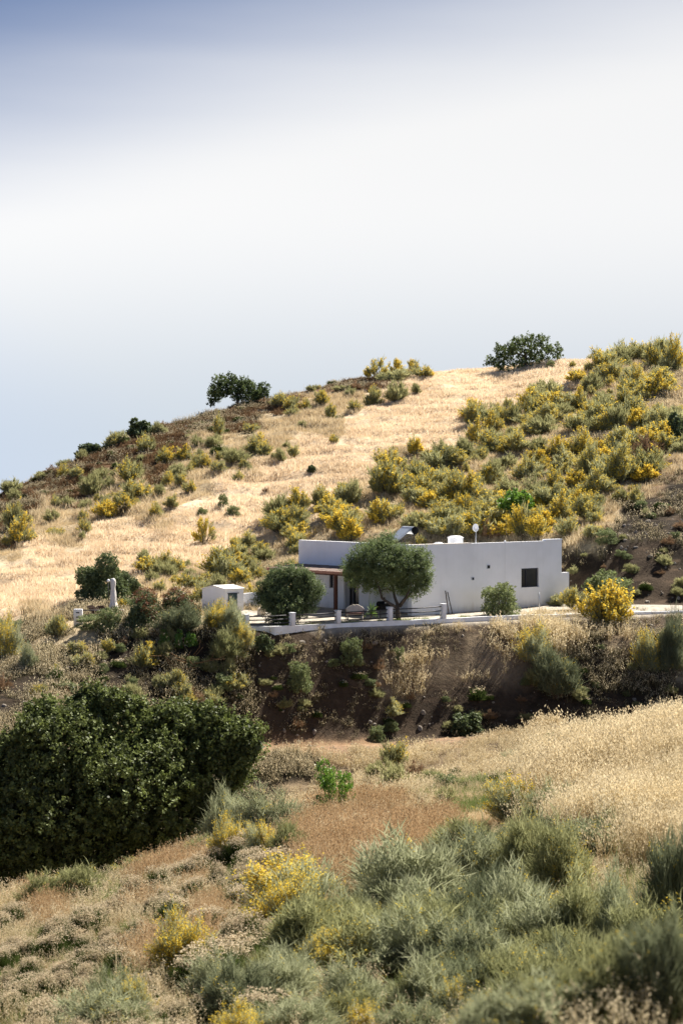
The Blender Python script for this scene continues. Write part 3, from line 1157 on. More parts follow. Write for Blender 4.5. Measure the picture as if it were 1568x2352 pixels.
# left-hand wall: window under the pergola, recessed door, open porch beside the corner
a0, wz1 = on_wall(O3, dL, 765, 1317)
a1, wz0 = on_wall(O3, dL, 756, 1350)
d0 = wall_s(O3, dL, 824)
d1 = wall_s(O3, dL, 789.5)
p0 = wall_s(O3, dL, 936)
p1 = wall_s(O3, dL, 852)
w_left = wall_panel('wall', O3, dL, .002, LL, -.4, ZT, .28,
                    [(a0, a1, wz0, wz1), (d0, d1, .05, 2.15), (p0, p1, .05, 2.35)], m_wall, house, O3)
window(O3, dL, a0, a1, wz0, wz1, house, mull=())
local('porch_back_wall', O3, dL, p0 - .3, p1 + .3, 1.3, 1.45, -.1, 2.6, m_wall_dirty, house)
local('porch_ceiling', O3, dL, p0 - .3, p1 + .3, .285, 1.3, 2.38, 2.5, m_wall, house)
local('porch_side_wall', O3, dL, p1 + .01, p1 + .2, .285, 1.3, -.1, 2.38, m_wall, house)
local('porch_side_wall', O3, dL, p0 - .2, p0 - .01, .285, 1.3, -.1, 2.38, m_wall, house)
dr = local('door', O3, dL, d0 + .05, d1 - .05, .2, .25, .05, 2.1, m_glass, house)
for a, b_ in ((d0, d0 + .07), (d1 - .45, d1 - .38), ((d0 + d1) / 2 - .1, (d0 + d1) / 2 + .05)):
    local('door_frame', O3, dL, a, b_, .12, .2, .05, 2.14, m_dark, dr)
local('door_panel', O3, dL, d1 - .38, d1 - .01, .14, .2, .05, 2.14, solid_mat('grey_door', (.30, .29, .28), None), dr)
local('door_lintel', O3, dL, d0, d1, .14, .2, 2.08, 2.15, m_dark, dr)
# downpipe beside the porch
q = wall_s(O3, dL, 848)
pp = O3 + dL * q + Vector((-.72, -.69, 0)) * .06 - O3
tube_obj('downpipe', [(pp.x, pp.y, 0), (pp.x, pp.y, 2.5), (pp.x, pp.y, 3.9)], .05, m_white, house)
# back walls and roof
Bk = CL + CR
V = [(CL.x, CL.y, -.3), (Bk.x, Bk.y, -.3), (Bk.x, Bk.y, ZT - 1.0), (CL.x, CL.y, ZT)]
raw('wall', V, [(0, 1, 2, 3)], m_wall, house)
V = [(CR.x, CR.y, -.3), (Bk.x, Bk.y, -.3), (Bk.x, Bk.y, ZT - 1.0), (CR.x, CR.y, ZT)]
raw('wall', V, [(0, 1, 2, 3)], m_wall, house)
e = .15
rz_ = ZT - .28
V = []
for z in (rz_ - .2, rz_):
    for (i, j) in ((.1, .1), (LR - .15, .1), (LR - .15, LL - .15), (.1, LL - .15)):
        p = dR * i + dL * j + Vector((0, .2, 0))
        V.append((p.x, p.y, z - .052 * p.y))
roof = raw('roof', V, [(0, 1, 2, 3), (4, 5, 6, 7), (0, 4, 5, 1), (1, 5, 6, 2), (2, 6, 7, 3), (3, 7, 4, 0)], m_wall_dirty, house)
# coping along the right wall and the raised end piece
m_cope = solid_mat('pale_coping', (.80, .74, .66), (.66, .60, .53), 3, .9)
local('parapet_coping', O3, dR, .25, wall_s(O3, dR, 1081), -.03, .32, ZT, ZT + .035, m_cope, house)
local('parapet_coping', O3, dR, wall_s(O3, dR, 1252.6), LR + .02, -.03, .32, ZT, ZT + .10, m_wall, house)
local('parapet_coping', O3, dL, .01, LL, -.012, .30, ZT, ZT + .03, m_wall, house)
# low wall extending past the right corner
sE = wall_s(O3, dR, 1306.5)
_, zE = on_wall(O3, dR, 1300, 1314.8)
local('side_wall', O3, dR, LR + .003, sE, .004, .25, -.2, zE, m_wall, house)
local('expansion_joint', O3, dR, wall_s(O3, dR, 1159) - .012, wall_s(O3, dR, 1159) + .012, -.006, .01, .3, ZT - .01,
      solid_mat('joint_grey', (.62, .61, .60), None), house)  # joint strip in plain grey


def vent(x, y, px):
    s, z = on_wall(O3, dR, x, y)
    h = m(px, 123) / 2
    v = local('wall_vent', O3, dR, s - h, s + h, -.05, .01, z - h, z + h, m_metal, house)
    local('vent_grille', O3, dR, s - h * .75, s + h * .75, -.058, -.045, z - h * .75, z + h * .75, m_black, v)
    for k in range(3):
        zz = z - h * .5 + k * h * .5
        local('slat', O3, dR, s - h * .6, s + h * .6, -.066, -.056, zz - .008, zz + .008, m_rail, v)


vent(1120.8, 1302, 9)
vent(1085, 1329.3, 7)


# roof furniture: chimneys belong to the roof
def chimney(x0, x1, ytop, nrm, hb, name='chimney'):
    D = 120.2 + nrm
    a = P((x0 + x1) / 2, ytop, D + 3)
    w = m(x1 - x0, a.y) / 2 * .82
    cx, cy = a.x - Cc.x, a.y - Cc.y
    b0 = rz_ - .8
    ang = math.atan2(dR.y, dR.x)
    o = boxmesh(name, (-w, -w, b0), (w, w, a.z - .12), m_wall, house, R=ang, org=(cx, cy, 0), bevel=.02)
    V = [(-w - .04, -w - .04, a.z - .12), (w + .04, -w - .04, a.z - .12), (w + .04, w + .04, a.z - .12), (-w - .04, w + .04, a.z - .12),
         (-w * .6, -w * .6, a.z), (w * .6, -w * .6, a.z), (w * .6, w * .6, a.z), (-w * .6, w * .6, a.z)]
    raw('chimney_cap', V, [(0, 3, 2, 1), (4, 5, 6, 7), (0, 1, 5, 4), (1, 2, 6, 5), (2, 3, 7, 6), (3, 0, 4, 7)], m_wall, o)


chimney(1030, 1061, 1230.5, 2.0, 0)
chimney(996.5, 1017, 1245.5, 1.5, 0, 'roof_vent')
# little round lamp on the parapet
s, z = on_wall(O3, dR, 1159.3, 1244)
tube_obj('parapet_lamp', [(O3 + dR * s - O3) + Vector((0, .1, ZT)), (O3 + dR * s - O3) + Vector((0, .1, ZT + .05)), (O3 + dR * s - O3) + Vector((0, .1, ZT + .1))],
         [.05, .08, .03], m_white, house)

# solar water heater on the roof
DT = 121.7


def PR(x, y, D):
    p = P(x, y, D)
    return np.array(p)


sol = empty('solar_water_heater', tuple(P(935, 1249, DT)), label='solar water heater with black-ended tank and silver panel on house roof', cat='water heater')
so0 = np.array(sol.location)
tw0 = PR(953, 1218.5, DT - .25) - so0
ax = unit(np.array([[-.45, .89, .0]]))[0]
rad = m(36 / 2, DT) * .53 * 1.9 * .52
rad = .235
tank = tube_obj('tank', [tw0, tw0 + ax * .03, tw0 + ax * 1.45, tw0 + ax * 1.5], [rad * .96, rad, rad, rad * .9], m_metal, sol, 20)
tube_obj('tank_end', [tw0 - ax * .025, tw0 + ax * .012], [rad * .93, rad * 1.04], m_black, tank, 20)
# collector panel slopes down towards the left
pa = PR(948, 1216, DT) - so0
pu = ax * 1.25
pdn = unit(np.array([[-.85, -.43, -.72]]))[0] * 1.08
n_ = unit(np.cross(pu, pdn)[None])[0] * .04
c0 = tw0 + ax * .12 + np.array([-.18, -.05, .05])
V = [c0, c0 + pu, c0 + pu + pdn, c0 + pdn]
V = V + [v + n_ * 2 for v in V]
FB = [(0, 1, 2, 3), (4, 7, 6, 5), (0, 4, 5, 1), (1, 5, 6, 2), (2, 6, 7, 3), (3, 7, 4, 0)]
pnl = raw('collector_panel', V, FB, m_metal, sol)
c1 = c0 + n_ * 2.15 if n_[2] > 0 else c0 - n_ * .15
m_sheet = solid_mat('silver_sheet', (.62, .66, .70), (.5, .54, .58), 2, .25, metal=.5)
ins = [c1 + pu * .05 + pdn * .05, c1 + pu * .95 + pdn * .05, c1 + pu * .95 + pdn * .95, c1 + pu * .05 + pdn * .95]
raw('collector_glass', ins, [(0, 1, 2, 3)], m_sheet, pnl)
zr = rz_ - so0[2] - .12
for (bx, e_) in (((.08), 0), (1.3, 0)):
    f0 = tw0 + ax * bx
    tube_obj('leg', [f0 + np.array([0, 0, -rad]), np.array([f0[0], f0[1], zr])], .022, m_rail, sol, 6)
    f2 = c0 + pdn * .95 + ax * (bx - .05)
    tube_obj('leg', [f2, np.array([f2[0], f2[1], zr])], .022, m_rail, sol, 6)
    tube_obj('brace', [f0 + np.array([0, 0, -rad - .03]), f2 + np.array([0, 0, -.05])], .022, m_rail, sol, 6)
    tube_obj('brace', [np.array([f0[0], f0[1], zr + .12]), f2 + np.array([0, 0, -.12])], .018, m_rail, sol, 6)

# satellite dish
dp = P(1091.5, 1212, 125)
dish = empty('satellite_dish', (dp.x, dp.y, rz_ - .27), label='small white satellite dish on a thin mast above the parapet', cat='satellite dish')
dz = dp.z - rz_ + .27
R_ = m(13.2, 125) / 2 * 1.35
V, Fc = [(0, 0, 0)], []
for i in range(1, 5):
    for k in range(24):
        an = k / 24 * 2 * math.pi
        rr_ = R_ * i / 4
        V.append((rr_ * math.cos(an) * .76, .28 * rr_ * rr_ / R_ * -1 - .1 * rr_ * math.cos(an), rr_ * math.sin(an)))
for k in range(24):
    Fc.append((0, 1 + k, 1 + (k + 1) % 24))
    for i in range(3):
        q = 1 + i * 24
        Fc.append((q + k, q + 24 + k, q + 24 + (k + 1) % 24, q + (k + 1) % 24))
rf = raw('reflector', [(v[0], v[1], v[2] + dz) for v in V], Fc, m_white, dish, True)
md_ = rf.modifiers.new('thick', 'SOLIDIFY')
md_.thickness = .015
tube_obj('mast', [(.03, .06, 0), (.03, .06, dz)], .022, m_metal, dish)
tube_obj('feed_arm', [(0, 0, dz - R_ * .8), (.02, -.22, dz - R_ * .3)], .01, m_rail, dish)
tube_obj('feed_horn', [(.02, -.22, dz - R_ * .32), (.01, -.24, dz - R_ * .1)], .03, m_cream, dish)

# ------------------------------------------------------------------ pergola
nout = Vector((-(-dL.y), -dL.x, 0))
nout = Vector((dL.y, -dL.x, 0))
if nout.y > 0:
    nout = -nout
FLp = O3 + CL + nout * 2.5
pg = empty('pergola', (FLp.x, FLp.y, 0), label='red-brown timber pergola roof attached to the house left of the olive tree', cat='pergola')


def pgp(s, n, z):
    """s from the far left end towards the corner, n outward from the wall"""
    p = O3 + CL - dL * s + nout * n - FLp
    return (p.x, p.y, z)


def pgbox(name, s0, s1, n0, n1, z0a, z1a, z0b, z1b, mat, par=pg):
    V = []
    for s in (s0, s1):
        V += [pgp(s, n0, z0a), pgp(s, n0, z1a), pgp(s, n1, z0b), pgp(s, n1, z1b)]
    return raw(name, V, [(0, 1, 3, 2), (4, 6, 7, 5), (0, 4, 5, 1), (2, 3, 7, 6), (0, 2, 6, 4), (1, 5, 7, 3)], mat, par)


SE = 7.5
zb, zf = 2.80, 2.62
nP = 26
for k in range(nP):            # roof boards
    s0_, s1_ = SE * k / nP, SE * (k + 1) / nP - .02
    dz_ = random.uniform(-.008, .008)
    pgbox('roof_board', s0_, s1_, .03, 2.62, zb + dz_, zb + .05 + dz_, zf + dz_, zf + .05 + dz_, m_tile)
pgbox('fascia', -.05, SE + .02, 2.622, 2.67, zf - .10, zf + .065, zf - .10, zf + .065, m_fascia)
pgbox('end_fascia', -.10, -.052, .03, 2.67, zb - .06, zb + .065, zf - .08, zf + .065, m_fascia)
pgbox('beam', 0, SE, 2.40, 2.56, zf - .19, zf - .03, zf - .19, zf - .03, m_wood)
for k in range(7):
    s_ = .15 + k * (SE - .3) / 6
    pgbox('rafter', s_ - .04, s_ + .04, .04, 2.39, zb - .15, zb - .01, zf - .13, zf - .005, m_wood)
for s_ in (.12, 6.04):
    pgbox('post', s_ - .09, s_ + .09, 2.39, 2.57, .0, zf - .192, .0, zf - .192, m_wood)

# ------------------------------------------------------------------ low terrace wall with posts and rails
pts_w = [(564, 1440, 111.9), (631, 1439, 111.7), (700, 1436.5, 112.8), (784, 1432, 114.2), (860, 1428, 115.2), (950, 1424.5, 116.5), (1062, 1419, 117.9), (1180, 1413.5, 119.3),
         (1289, 1411, 120.6), (1420, 1407, 122.1), (1575, 1403, 123.7)]
WP = [P(*p) for p in pts_w]
tw = empty('terrace_wall', (WP[0].x, WP[0].y, 0), label='long low white wall with posts and black rails edging the terrace', cat='wall')
TW0 = Vector((WP[0].x, WP[0].y, 0))


def strip_wall(name, pts, zlow, th, mat, parent, off, cap=None):
    n = len(pts)
    V, Fc = [], []
    for i, p in enumerate(pts):
        d = (pts[min(i + 1, n - 1)] - pts[max(i - 1, 0)])
        d.z = 0
        d.normalize()
        nn = Vector((-d.y, d.x, 0))
        for (k, z) in ((0, zlow), (0, p.z), (1, p.z), (1, zlow)):
            v = p + nn * th * k - off
            V.append((v.x, v.y, z if not callable(z) else z))
    for i in range(n - 1):
        a = i * 4
        for k in range(4):
            Fc.append((a + k, a + (k + 1) % 4, a + 4 + (k + 1) % 4, a + 4 + k))
    Fc += [(0, 1, 2, 3), (4 * n - 4, 4 * n - 1, 4 * n - 2, 4 * n - 3)]
    return raw(name, V, Fc, mat, parent)


# finer, slightly uneven line for hand-built masonry
fine = []
for i in range(len(WP) - 1):
    for k in range(5):
        p = WP[i].lerp(WP[i + 1], k / 5)
        fine.append(p + Vector((0, 0, random.uniform(-.012, .012))))
fine.append(WP[-1])
strip_wall('wall_base', fine, -.55, .24, m_wall_dirty, tw, TW0)
post_x = [(564.6, 1412.8, 1440), (671, 1409, 1436.5), (775.5, 1403.5, 1431), (894.5, 1396, 1425.5), (1017.5, 1388.5, 1420)]
pp_ = []
for (x, yt, yb) in post_x:
    a = ray(x, 1400)[0]
    D = float(np.interp(a, [p.x / p.y for p in WP], [p.y for p in WP]))
    base = P(x, yb, D)
    top = P(x, yt, D)
    w = m(11.5, D) / 2
    o = boxmesh('post', (-w, -w, base.z - .03), (w, w, top.z), m_wall, tw, R=math.radians(38), org=(base.x - TW0.x, base.y + .13 - TW0.y, 0), bevel=.02)
    boxmesh('post_cap', (-w - .02, -w - .02, top.z + .001), (w + .02, w + .02, top.z + .04), m_wall, o, bevel=.01)
    pp_.append((base, top, w))
for i in range(len(pp_) - 1):
    b0, t0_, _ = pp_[i]
    b1, t1_, _ = pp_[i + 1]
    for f in (.22, .53, .84):
        q0 = b0.lerp(t0_, f) - TW0 + Vector((0, .13, 0))
        q1 = b1.lerp(t1_, f) - TW0 + Vector((0, .13, 0))
        md = (q0 + q1) / 2
        md.z -= .02
        tube_obj('rail', [q0, md, q1], .034, m_rail, tw, 6)
        # rails are let into the posts

# ------------------------------------------------------------------ left viewpoint: posts and rails
lp = []
tl = empty('viewpoint_railing', tuple(P(179, 1432, 116)), label='white posts with dark rails beside the folded parasol', cat='railing')
TL0 = Vector(tl.location)
for (x0, x1, yt, D) in ((169.6, 189.4, 1399, 116), (274.5, 285, 1400, 118.5)):
    a = P((x0 + x1) / 2, yt, D)
    g = float(H(a.x, a.y))
    w = m(x1 - x0, D) / 2
    o = boxmesh('post', (-w, -.15, min(g, 0) - .35), (w, .15, a.z), m_wall, tl, org=(a.x - TL0.x, a.y - TL0.y, -TL0.z), bevel=.02)
    lp.append(a)
    if w > .2:
        for q in (.12, .38, .62):
            boxmesh('rail_socket', (-.1, -.165, a.z - q - .12), (.08, -.148, a.z - q - .05), m_rail, o)
for dzz in (.07, .36):
    q0 = lp[0] - TL0 - Vector((0, 0, dzz))
    q1 = lp[1] - TL0 - Vector((0, 0, dzz))
    tube_obj('rail', [q0, (q0 + q1) / 2, q1], .035, m_rail, tl, 6)

# parasol
pb = P(261, 1418, 119.5)
gz = float(H(pb.x, pb.y))
par = empty('closed_parasol', (pb.x, pb.y, gz), label='tall folded off-white parasol standing on the left end of terrace', cat='parasol')
ptop = P(259.5, 1329.5, 119.5).z - gz
pbot = P(261, 1403, 119.5).z - gz
prof = [(0, .10), (.08, .15), (.22, .13), (.30, .11), (.42, .15), (.60, .19), (.72, .17), (.80, .22), (.95, .27), (1.0, .25)]
V, Fc = [], []
NS = 24
for i, (q, w) in enumerate([(-.01, .02)] + prof):
    z = ptop + (pbot - ptop) * q
    for k in range(NS):
        an = k / NS * 2 * math.pi
        rr_ = w * (1 + .28 * math.cos(8 * an + q * 2)) * .95
        V.append((rr_ * math.cos(an) - .04 * (1 - q) * 1, rr_ * math.sin(an), z + .03 * math.sin(an * 4)))
for i in range(len(prof)):
    for k in range(NS):
        a = i * NS
        Fc.append((a + k, a + (k + 1) % NS, a + NS + (k + 1) % NS, a + NS + k))
raw('canopy', V, Fc, m_canvas, par, True)
tube_obj('pole', [(0, 0, 0), (0, 0, pbot + .3)], .03, m_white, par)
raw_b = boxmesh('base', (-.3, -.3, 0), (.3, .3, .08), m_clay, par, bevel=.02)
# white ball lamp on a pole behind
lb = P(248.7, 1334, 121)
lg = float(H(lb.x, lb.y))
lamp = empty('garden_lamp', (lb.x, lb.y, lg), label='small white globe lamp on a thin pole beside the parasol tip', cat='lamp')
tube_obj('pole', [(0, 0, 0), (0, 0, lb.z - lg)], .018, m_rail, lamp, 6)
tube_obj('globe', [(0, 0, lb.z - lg - .09), (0, 0, lb.z - lg - .06), (0, 0, lb.z - lg), (0, 0, lb.z - lg + .06), (0, 0, lb.z - lg + .09)],
         [.03, .08, .1, .08, .03], m_white, lamp, 12)


# two wooden deck chairs
def deckchair(x, ytop, D, rz, label, fab):
    a = P(x, 1425, D)
    g = float(H(a.x, a.y))
    hh = P(x, ytop, D).z - g
    e0 = empty('deck_chair', (a.x, a.y, g), rz, label=label, cat='chair', group='chairs beside the parasol')
    for sx in (-.27, .27):
        tube_obj('leg', [(sx, -.55, .0), (sx, .1, .38), (sx, .5, hh)], .03, m_brownwood, e0, 6)
        tube_obj('leg', [(sx, .45, .0), (sx, .05, .45), (sx, -.45, .36)], .03, m_brownwood, e0, 6)
        tube_obj('armrest', [(sx * 1.1, -.4, .58), (sx * 1.1, .3, .6)], .03, m_brownwood, e0, 6)
    for k in range(6):
        t_ = k / 5
        boxmesh('back_slat', (-.24, .08 + .40 * t_ - .01, .38 + (hh - .42) * t_), (.24, .08 + .40 * t_ + .015, .38 + (hh - .42) * t_ + .09), fab, e0)
    for k in range(5):
        boxmesh('seat_slat', (-.24, -.42 + k * .1, .36), (.24, -.42 + k * .1 + .07, .385), fab, e0)


deckchair(222, 1393, 118.6, math.radians(58), 'dark brown deck chair with reclined slatted back near white post', m_brownwood)
deckchair(243, 1394, 117.6, math.radians(48), 'dark wooden deck chair just in front of folded parasol', m_brownwood)
# low table
a = P(258, 1432, 117)
g = float(H(a.x, a.y))
tb = empty('low_table', (a.x, a.y, g), .3, label='low pink clay table at the foot of the parasol', cat='table')
boxmesh('tabletop', (-.5, -.3, .36), (.5, .3, .42), m_clay, tb, bevel=.01)
for sx in (-.44, .44):
    for sy in (-.24, .24):
        boxmesh('leg', (sx - .04, sy - .04, 0), (sx + .04, sy + .04, .359), m_clay, tb)

# ------------------------------------------------------------------ pump shed and garden walls
A = P(516, 1354.5, 122.6)      # near corner of the eave
Bq = P(559.5, 1352.7, 123.4)   # right corner
L_ = P(493.5, 1351, 124.4)
fr = Vector((Bq.x - A.x, Bq.y - A.y, 0))
wd = fr.length
fr.normalize()
bk = Vector((-fr.y, fr.x, 0))
dp_ = 1.35
zA = A.z
shed = empty('pump_shed', (A.x, A.y, 0), math.atan2(fr.y, fr.x), label='small white masonry hut with pitched roof and dark teal door', cat='shed')
lv = -.6   # left side runs back and to the left
skx = -.62


def shp(s, n, z):
    return (s + n * skx, n * .95, z)


V = [shp(0, 0, -.5), shp(wd, 0, -.5), shp(wd, dp_, -.5), shp(0, dp_, -.5),
     shp(0, 0, zA), shp(wd, 0, zA), shp(wd, dp_, zA), shp(0, dp_, zA), shp(0, dp_ * .5, zA + .2), shp(wd, dp_ * .5, zA + .2)]
raw('wall', V, [(0, 1, 5, 4), (1, 2, 6, 9, 5), (2, 3, 7, 6), (3, 0, 4, 8, 7), (4, 5, 9, 8), (6, 7, 8, 9)], m_wall, shed)
ov = .05
V = []
for z in (.004, .06):
    V += [shp(-ov, -ov, zA + z - .01), shp(wd + ov, -ov, zA + z - .01), shp(wd + ov, dp_ * .5, zA + .2 + z), shp(-ov, dp_ * .5, zA + .2 + z),
          shp(wd + ov, dp_ + ov, zA + z - .01), shp(-ov, dp_ + ov, zA + z - .01)]
raw('roof', V, [(0, 1, 2, 3), (3, 2, 4, 5), (6, 9, 8, 7), (9, 11, 10, 8), (0, 6, 7, 1), (1, 7, 8, 2), (2, 8, 10, 4), (4, 10, 11, 5), (5, 11, 9, 3), (3, 9, 6, 0)],
    solid_mat('white_roof', (.82, .79, .74), (.7, .66, .6), 3, .9), shed)
mpx = 122.9 / FPX
dx0, dx1 = (525 - 516) * mpx, (549.5 - 516) * mpx
dz1, dz0 = P(537, 1363.5, 122.9).z, P(537, 1394, 122.9).z
d_ = boxmesh('door', (dx0, -.03, dz0), (dx1, .02, dz1), m_teal, shed, bevel=.008)
boxmesh('door_panel', (dx0 + .08, -.045, dz0 + .08), (dx1 - .08, -.029, dz1 - .08), m_teal, d_)
tube_obj('warning_disc', [((531 - 516) * mpx, -.05, P(531, 1371, 122.9).z), ((531 - 516) * mpx, -.06, P(531, 1371, 122.9).z)], [.075, .075], m_pink, d_, 14)
boxmesh('door_hinge_bar', (dx0 - .05, -.05, dz1 + .0), (dx1 + .12, -.02, dz1 + .04), m_rail, d_)
boxmesh('latch', (dx0 - .05, -.06, (dz0 + dz1) / 2 - .03), (dx0 + .06, -.03, (dz0 + dz1) / 2 + .03), m_rail, d_)


def garden_wall(pts, label, mat=m_wall_dirty):
    W = [P(*p) for p in pts]
    e0 = empty('garden_wall', (W[0].x, W[0].y, 0), label=label, cat='wall')
    strip_wall('wall_body', W, -.6, .2, mat, e0, Vector((W[0].x, W[0].y, 0)))
    capm = [w + Vector((0, -.015, .035)) for w in W]
    o = strip_wall('wall_coping', capm, 0, .23, m_wall, e0, Vector((W[0].x, W[0].y, 0)))
    for i, v in enumerate(o.data.vertices):
        if abs(v.co.z) < 1e-6:
            v.co.z = W[min(i // 4, len(W) - 1)].z + .003


garden_wall([(560, 1364.5, 124.4), (575, 1363.5, 124.6), (597, 1362, 125.0)], 'low white garden wall joining the hut to the round olive')
garden_wall([(461, 1377, 125.3), (478, 1374.5, 125.0), (496, 1372.5, 124.7)], 'low white garden wall on the parasol side of the hut')
a = P(600, 1397, 120)
boxmesh_c = boxmesh('masonry_block', (-.18, -.25, 0), (.18, .25, a.z), m_cream, None, R=.4, org=(a.x, a.y, 0), bevel=.02)
props(boxmesh_c, 'cream masonry block half hidden behind the round olive', 'block')
c_ = m_cream
# ------------------------------------------------------------------ stone bench with scalloped back
bb = P(814.5, 1424, 117.2)
bg = float(H(bb.x, bb.y))
bench = empty('garden_bench', (bb.x, bb.y, bg), math.radians(-4), label='cream garden bench with scalloped back in front of the door', cat='bench')
hw = m(41, 117.2) / 2
zt = P(814, 1389.5, 117.2).z - bg
outl = [(-1, .0), (-1, .58), (-.93, .72), (-.72, .84), (-.5, .90), (-.30, .99), (-.12, 1.0), (0, .93), (.12, 1.0), (.30, .99), (.5, .90), (.72, .84), (.93, .72), (1, .58), (1, .0)]
V, Fc = [], []
for yy_ in (.28, .38):
    for (x, z) in outl:
        V.append((x * hw, yy_, .25 + z * (zt - .25)))
n = len(outl)
Fc.append(tuple(range(n)))
Fc.append(tuple(range(2 * n - 1, n - 1, -1)))
for k in range(n):
    Fc.append((k, (k + 1) % n, n + (k + 1) % n, n + k))
raw('backrest', V, Fc, m_cream, bench)
boxmesh('seat', (-hw, -.12, .40), (hw, .279, .46), solid_mat('seat_red', (.20, .09, .07), (.12, .06, .05), 4, .8), bench, bevel=.01)
for sx in (-hw + .06, hw - .12):
    boxmesh('leg', (sx, -.10, 0), (sx + .08, .27, .398), m_cream, bench)
for sx in (-hw - .03, hw - .02):
    boxmesh('armrest', (sx, -.12, .60), (sx + .05, .276, .65), m_brownwood, bench)
    boxmesh('arm_post', (sx + .005, -.10, .0), (sx + .045, -.05, .599), m_brownwood, bench)

# barbecue behind the olive trunk
bq = P(880, 1420, 118.6)
bbq = empty('barbecue', (bq.x, bq.y, 0), .6, label='dark covered barbecue standing left of the olive trunk', cat='barbecue')
boxmesh('firebox', (-.4, -.25, .55), (.42, .25, .8), m_black, bbq, bevel=.03)
tube_obj('lid', [(-.38, 0, .82), (-.36, 0, .83), (.36, 0, .83), (.38, 0, .82)], [.05, .24, .24, .05], m_black, bbq, 14)
tube_obj('handle', [(-.1, -.26, .98), (.1, -.26, .98)], .02, m_metal, bbq, 6)
boxmesh('side_shelf', (-.75, -.2, .74), (-.401, .2, .77), m_brownwood, bbq)
for sx in (-.36, .34):
    for sy in (-.2, .16):
        boxmesh('leg', (sx, sy, 0), (sx + .04, sy + .04, .549), m_rail, bbq)
tube_obj('chimney_pipe', [(.1, .05, 1.0), (.1, .05, 1.28)], .05, m_black, bbq, 10)


# leaning poles against the wall (two), and a thin stake
def pole(xb, yb, xt, yt, Db, Dt, r, label, mat=m_brownwood, name='leaning_pole', group=None):
    b0 = P(xb, yb, Db)
    b0.z = float(H(b0.x, b0.y))
    tp = P(xt, yt, Dt)
    e0 = empty(name, tuple(b0), label=label, cat='pole', group=group)
    tube_obj('shaft', [(0, 0, 0), tuple((tp - b0) / 2), tuple(tp - b0)], r, mat, e0, 6)
    boxmesh('foot', (-.13, -.05, .0), (.13, .05, .05), m_rail, e0)


pole(1030.5, 1416, 1022.5, 1357, 120.9, 121.6, .03, 'upright brown pole leaning on house wall by last rail post')
pole(1039, 1416, 1027.5, 1360, 121.1, 121.8, .028, 'slanting grey pole leaning on the white wall by last rail post', m_rail)
pole(1238.5, 1402, 1237.5, 1361, 123.2, 123.2, .035, 'thin grey stake standing on gravel below the square window', m_metal, 'garden_stake')

# ------------------------------------------------------------------ trees
def tree(name, blobs_px, D, base, limbs, mat, n, size, asp, label, sub=60, depth=1.0, dshift=0.0, seed=1, group=None, shell=.45, grow=1.0, cl=(.14, .30), loose=False, sprig=(900, 24, .16, .2, .55, .8, 3000, .3)):
    """crown blobs given as (x, y, r) in the view at distance D -> real ellipsoids; limbs as lists of (x, y, dy, radius)"""
    r = np.random.default_rng(seed)
    bp_ = P(base[0], base[1], D)
    bz = float(H(bp_.x, bp_.y))
    e0 = empty(name, (bp_.x, bp_.y, bz), label=label, cat='tree', group=group)
    org = Vector((bp_.x, bp_.y, bz))
    bl = []
    cx_ = sum(b_[0] for b_ in blobs_px) / len(blobs_px)
    for b_ in blobs_px:
        b_ = (cx_ + (b_[0] - cx_) * grow, b_[1], b_[2] * grow) + tuple(b_[3:])
        dy = b_[3] if len(b_) > 3 else r.uniform(-.35, .35) * m(b_[2], D) * 1.5
        c_ = P(b_[0], b_[1], D + dy) - org
        q = m(b_[2], D)
        bl.append((c_.x, c_.y + dshift, c_.z, q, q * depth, q * (b_[4] if len(b_) > 4 else .92)))
    s = Soup()
    sprig_crown(s, r, bl, *sprig)
    link(bpy.data.objects.new('crown', s.mesh('crown', [M[mat]])), e0)
    for i, lm in enumerate(limbs):
        pts = []
        rads = []
        for (x, y, dy, rd) in lm:
            c_ = P(x, y, D + dy) - org
            if i == 0 and len(pts) == 0:
                c_.z = -.1
            pts.append(np.array(c_) + r.normal(size=3) * rd * .25)
            rads.append(rd)
        V, Fc = tube(pts, rads, 9)
        raw('trunk' if i == 0 else 'limb', V, Fc, M['bark'], e0, True)
    return e0


tree('olive_tree', [(808, 1300, 30), (835, 1285, 42), (828, 1322, 38), (860, 1334, 34), (880, 1290, 58), (873, 1248, 22), (893, 1238, 16), (905, 1275, 32), (905, 1318, 46),
                    (945, 1295, 48), (968, 1318, 34), (950, 1345, 36), (965, 1285, 30), (925, 1343, 24), (855, 1262, 26), (800, 1318, 22), (978, 1335, 22)],
     117.3, (913, 1426),
     [[(914, 1426, 0, .17), (912, 1405, 0, .13), (914, 1388, 0, .12)],
      [(913, 1398, 0, .10), (896, 1387, -.2, .09), (879, 1375, -.4, .075), (870, 1352, -.6, .05), (862, 1330, -.7, .03)],
      [(913, 1390, 0, .10), (906, 1371, .2, .085), (902, 1349, .5, .07), (893, 1335, .6, .045), (885, 1312, .7, .03)],
      [(915, 1391, 0, .075), (932, 1371, -.3, .06), (941, 1351, -.5, .05), (945, 1325, -.6, .03)],
      [(918, 1394, 0, .07), (936, 1374, .3, .06), (950, 1356, .2, .05), (968, 1344, 0, .03)],
      [(903, 1360, .3, .05), (890, 1352, .2, .04), (868, 1358, -.1, .025)]],
     'olive', 42000, .115, .42, 'spreading olive tree with open forked trunk before the house corner', 130, .78, seed=3, grow=.94, sprig=(1350, 26, .15, .11, .36, .72, 7000, .18, .3))
